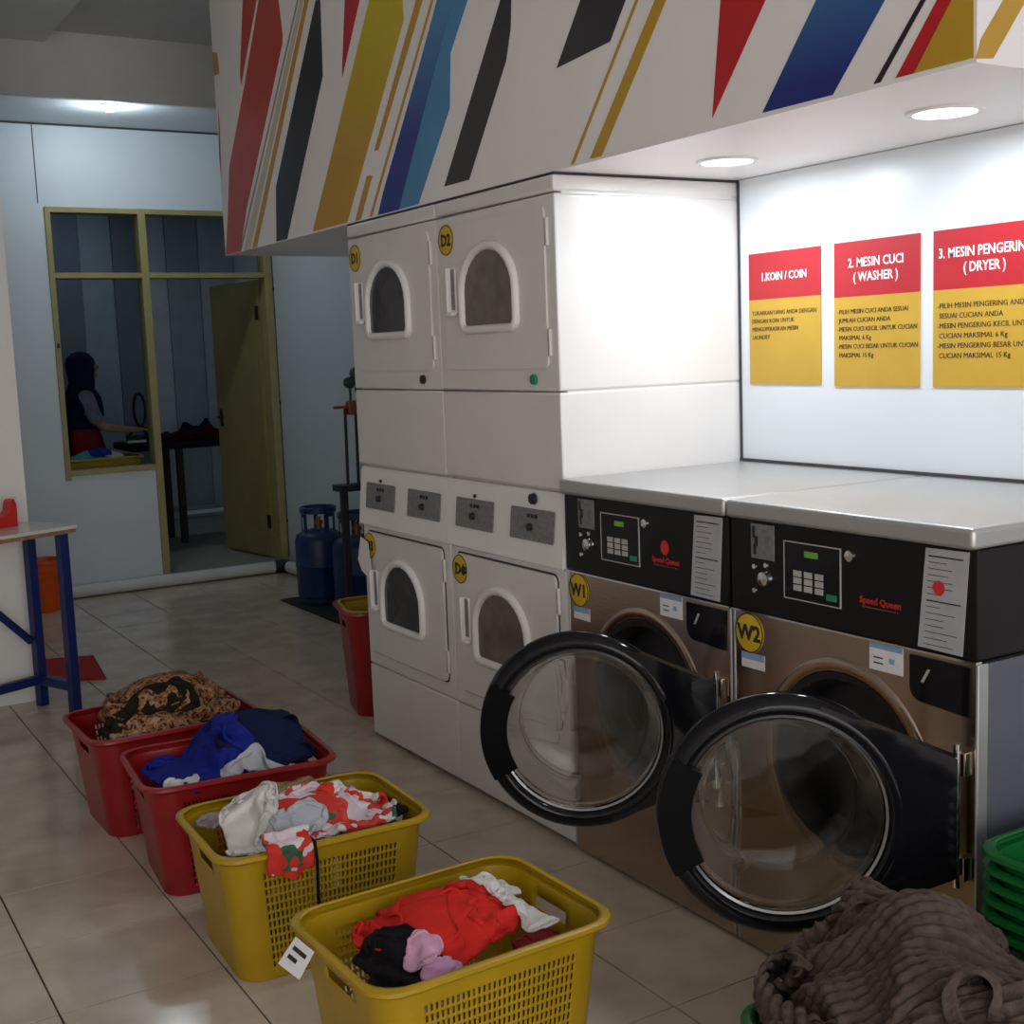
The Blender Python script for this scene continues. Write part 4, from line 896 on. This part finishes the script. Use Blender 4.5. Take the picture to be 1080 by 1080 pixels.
hs = MB().tube([(.60, 7.02, 1.0)]+[(.64+.045*math.sin(a), 7.03, 1.16-.13*math.cos(a)) for a in [2*PI*k/20 for k in range(21)]]+[(.74, 7.05, .99), (.8, 7.1, .94)], .011, 8).build('steam_hose', 'rubber', ir)
# small table with a basket of washed clothes right behind the glass
stb = empty('side_table', (.06, 6.0, ZS), 'low stand behind the window pane', 'table')
bx('table_top', 'ply', stb, -.26, .36, 5.80, 6.24, .52, .545, bev=.004)
for x in (-.22, .32):
    for y in (5.84, 6.20): bx('leg', 'iron', stb, x-.02, x+.02, y-.02, y+.02, ZS-.005, .52)
basket('yellow', .05, 6.02, .546, 0, 'yellow basket of finished laundry behind the window pane')
PW = Pile(.05, 6.02, .4, .79, [(0, 0, .22, .17, .14)]); BW = (.05-.25, .05+.25, 6.02-.19, 6.02+.19, .88)
garment('folded_wash', 'c_teal', 'teal washed garment in basket behind window', PW, .02, 6.0, .5, .4, .19, .14, 0, 61, n=36, box=BW)
garment('white_wash', 'c_white', 'white garment at right of basket behind window', PW, .15, 5.98, .3, .26, .10, .09, 0, 63, n=32, box=BW)
garment('blue_wash', 'c_blue', 'blue garment on top of basket behind window', PW, .06, 5.95, .22, .2, .075, .06, 0, 62, n=30, box=BW)

def person():
    root = empty('person', (.16, 6.98, ZS), 'woman in dark headscarf, grey sleeves and red apron ironing behind glass', 'person')
    def skin(name, verts, edges, m_, rootv=0, sub=2, parent=root):
        me = bpy.data.meshes.new(name); me.from_pydata([Vector(v[:3]) for v in verts], edges, []); me.update()
        o = bpy.data.objects.new(name, me); COL.objects.link(o); o.parent = parent
        md = o.modifiers.new('skin', 'SKIN')
        if not me.skin_vertices: 
            bm = bmesh.new(); bm.from_mesh(me); bm.verts.layers.skin.verify(); bm.to_mesh(me); bm.free()
        for i, v in enumerate(verts):
            r = v[3]; me.skin_vertices[0].data[i].radius = (r, v[4] if len(v) > 4 else r)
            me.skin_vertices[0].data[i].use_root = (i == rootv)
        md.use_smooth_shade = True; md.branch_smoothing = .4
        ss = o.modifiers.new('sub', 'SUBSURF'); ss.levels = sub; ss.render_levels = sub
        me.materials.append(M[m_]); return o
    V = []; E_ = []
    def chain(st, pts):
        pr = st
        for p in pts: V.append(p); E_.append((pr, len(V)-1)) if pr is not None else None; pr = len(V)-1
        return pr
    V.append((0, 0, .80, .125, .15)); pel = 0
    waist = chain(pel, [(.005, 0, .95, .105, .125)]); chest = chain(waist, [(.02, 0, 1.12, .11, .14)]); nb = chain(chest, [(.03, 0, 1.235, .075, .09)]); nk = chain(nb, [(.05, 0, 1.31, .048)])
    hb = chain(nk, [(.082, 0, 1.375, .082, .076), (.090, 0, 1.44, .098, .082), (.078, 0, 1.50, .062, .060)])
    V.append((.182, 0, 1.405, .016)); E_.append((6, len(V)-1))                 # nose
    V.append((.150, 0, 1.352, .028)); E_.append((5, len(V)-1))                # chin
    for s in (-1, 1):
        sh = chain(nb, [(.03, s*.15, 1.205, .052)]); el = chain(sh, [(.06, s*.185, 1.07, .042), (.14, s*.19, .965, .036)]); wr_ = chain(el, [(.27, s*.15, .945, .031), (.385, s*.10, .93, .022)])
        palm = chain(wr_, [(.43, s*.085, .925, .024, .032)])
        for k, (dy, ln) in enumerate(((-.03, .052), (-.010, .062), (.010, .058), (.028, .045))):
            chain(palm, [(.462, s*.085+dy, .930, .009), (.462+ln*.55, s*.085+dy*1.1, .925, .0085), (.462+ln*.85, s*.085+dy*1.1, .905, .007)])
        chain(palm, [(.425, s*.085-s*.035, .922, .010), (.452, s*.085-s*.05, .912, .008)])
        hp = chain(pel, [(0, s*.09, .72, .085), (.01, s*.095, .43, .058), (-.005, s*.095, .24, .05), (-.01, s*.095, .05, .036)])
        chain(hp, [(.05, s*.10, .025, .03), (.14, s*.105, .016, .022)])
    body = skin('body', V, E_, 'skin')
    # clothes
    CV = [(0, 0, .70, .155, .185), (.005, 0, .95, .128, .150), (.02, 0, 1.12, .130, .165), (.028, 0, 1.22, .09, .12)]
    CE = [(0, 1), (1, 2), (2, 3)]
    skin('tunic', CV, CE, 'c_vest', 1)
    for s in (-1, 1):
        skin('sleeve', [(.022, s*.09, 1.215, .070), (.033, s*.150, 1.195, .076), (.062, s*.187, 1.07, .062), (.115, s*.192, .985, .055)], [(0, 1), (1, 2), (2, 3)], 'c_sleeve')
        skin('trouser_leg', [(0, s*.09, .74, .115), (.01, s*.095, .43, .085), (-.005, s*.095, .10, .075)], [(0, 1), (1, 2)], 'c_navy')
    ap = MB(); n = 18; rows = [(.42, .175, .20), (.60, .172, .205), (.80, .168, .20), (.93, .142, .165), (.96, .142, .165)]
    vs = []
    for z, a, b in rows:
        for k in range(n+1):
            t = -2.3+4.6*k/n; vs.append((a*math.cos(t)*1.03+.005, b*math.sin(t)*1.03, z))
    m_ = n+1
    ao = ap.add(vs, [(i*m_+k, i*m_+k+1, (i+1)*m_+k+1, (i+1)*m_+k) for i in range(len(rows)-1) for k in range(n)], True)
    ao.v = [v+Vector(root.location) for v in ao.v]; ao = ao.build('apron', 'c_apron', root); md = ao.modifiers.new('t', 'SOLIDIFY'); md.thickness = .006
    # headscarf: cap over the skull, open at the face, falling over shoulders
    hs_ = MB(); n = 28; prof = [(1.545, .012), (1.535, .055), (1.50, .092), (1.45, .108), (1.40, .108), (1.35, .098), (1.31, .092), (1.26, .125), (1.20, .175), (1.13, .195), (1.07, .195)]
    vs = []; 
    for i, (z, r) in enumerate(prof):
        for k in range(n):
            t = 2*PI*k/n; f = 1.0
            x = r*math.cos(t)*(1.0 if z > 1.3 else .78)+(.042 if z > 1.3 else .030); y = r*math.sin(t)*(.92 if z > 1.3 else 1.02)
            vs.append(Vector((x+.008*noise.noise(Vector((x*14, y*14, z*9))), y, z+(.02*math.sin(t*3) if i > 8 else 0))))
    fs = []
    for i in range(len(prof)-1):
        for k in range(n):
            t = 2*PI*(k+.5)/n; t = min(t, 2*PI-t)
            if 3 <= i <= 4 and t < .62: continue
            fs.append((i*n+k, i*n+(k+1) % n, (i+1)*n+(k+1) % n, (i+1)*n+k))
    hs_.add([v+Vector(root.location) for v in vs], fs, True); ho = hs_.build('headscarf', 'c_navy', root); md = ho.modifiers.new('t', 'SOLIDIFY'); md.thickness = .005; md.offset = 1
    bpy.context.view_layer.update(); be = body.evaluated_get(bpy.context.evaluated_depsgraph_get())
    def face(y, z):                              # where the face surface lies at this height
        ok, p, n_, k_ = be.ray_cast(Vector((.5, y, z)), Vector((-1, 0, 0))); return p.x if ok else .14
    for s in (-1, 1):
        MB().lathe([(-.010, .001), (-.007, .007), (0, .010), (.007, .007), (.010, .001)], Vector(root.location)+Vector((face(s*.030, 1.428)-.005, s*.030, 1.428)), n=10).build('eye', 'eye', root)
    mx_ = face(.0, 1.372); MB().box(mx_-.010, mx_+.002, -.020, .020, 1.368, 1.376).xf(Matrix.Translation(root.location)).build('mouth', 'c_apron', root)
    return root
person()
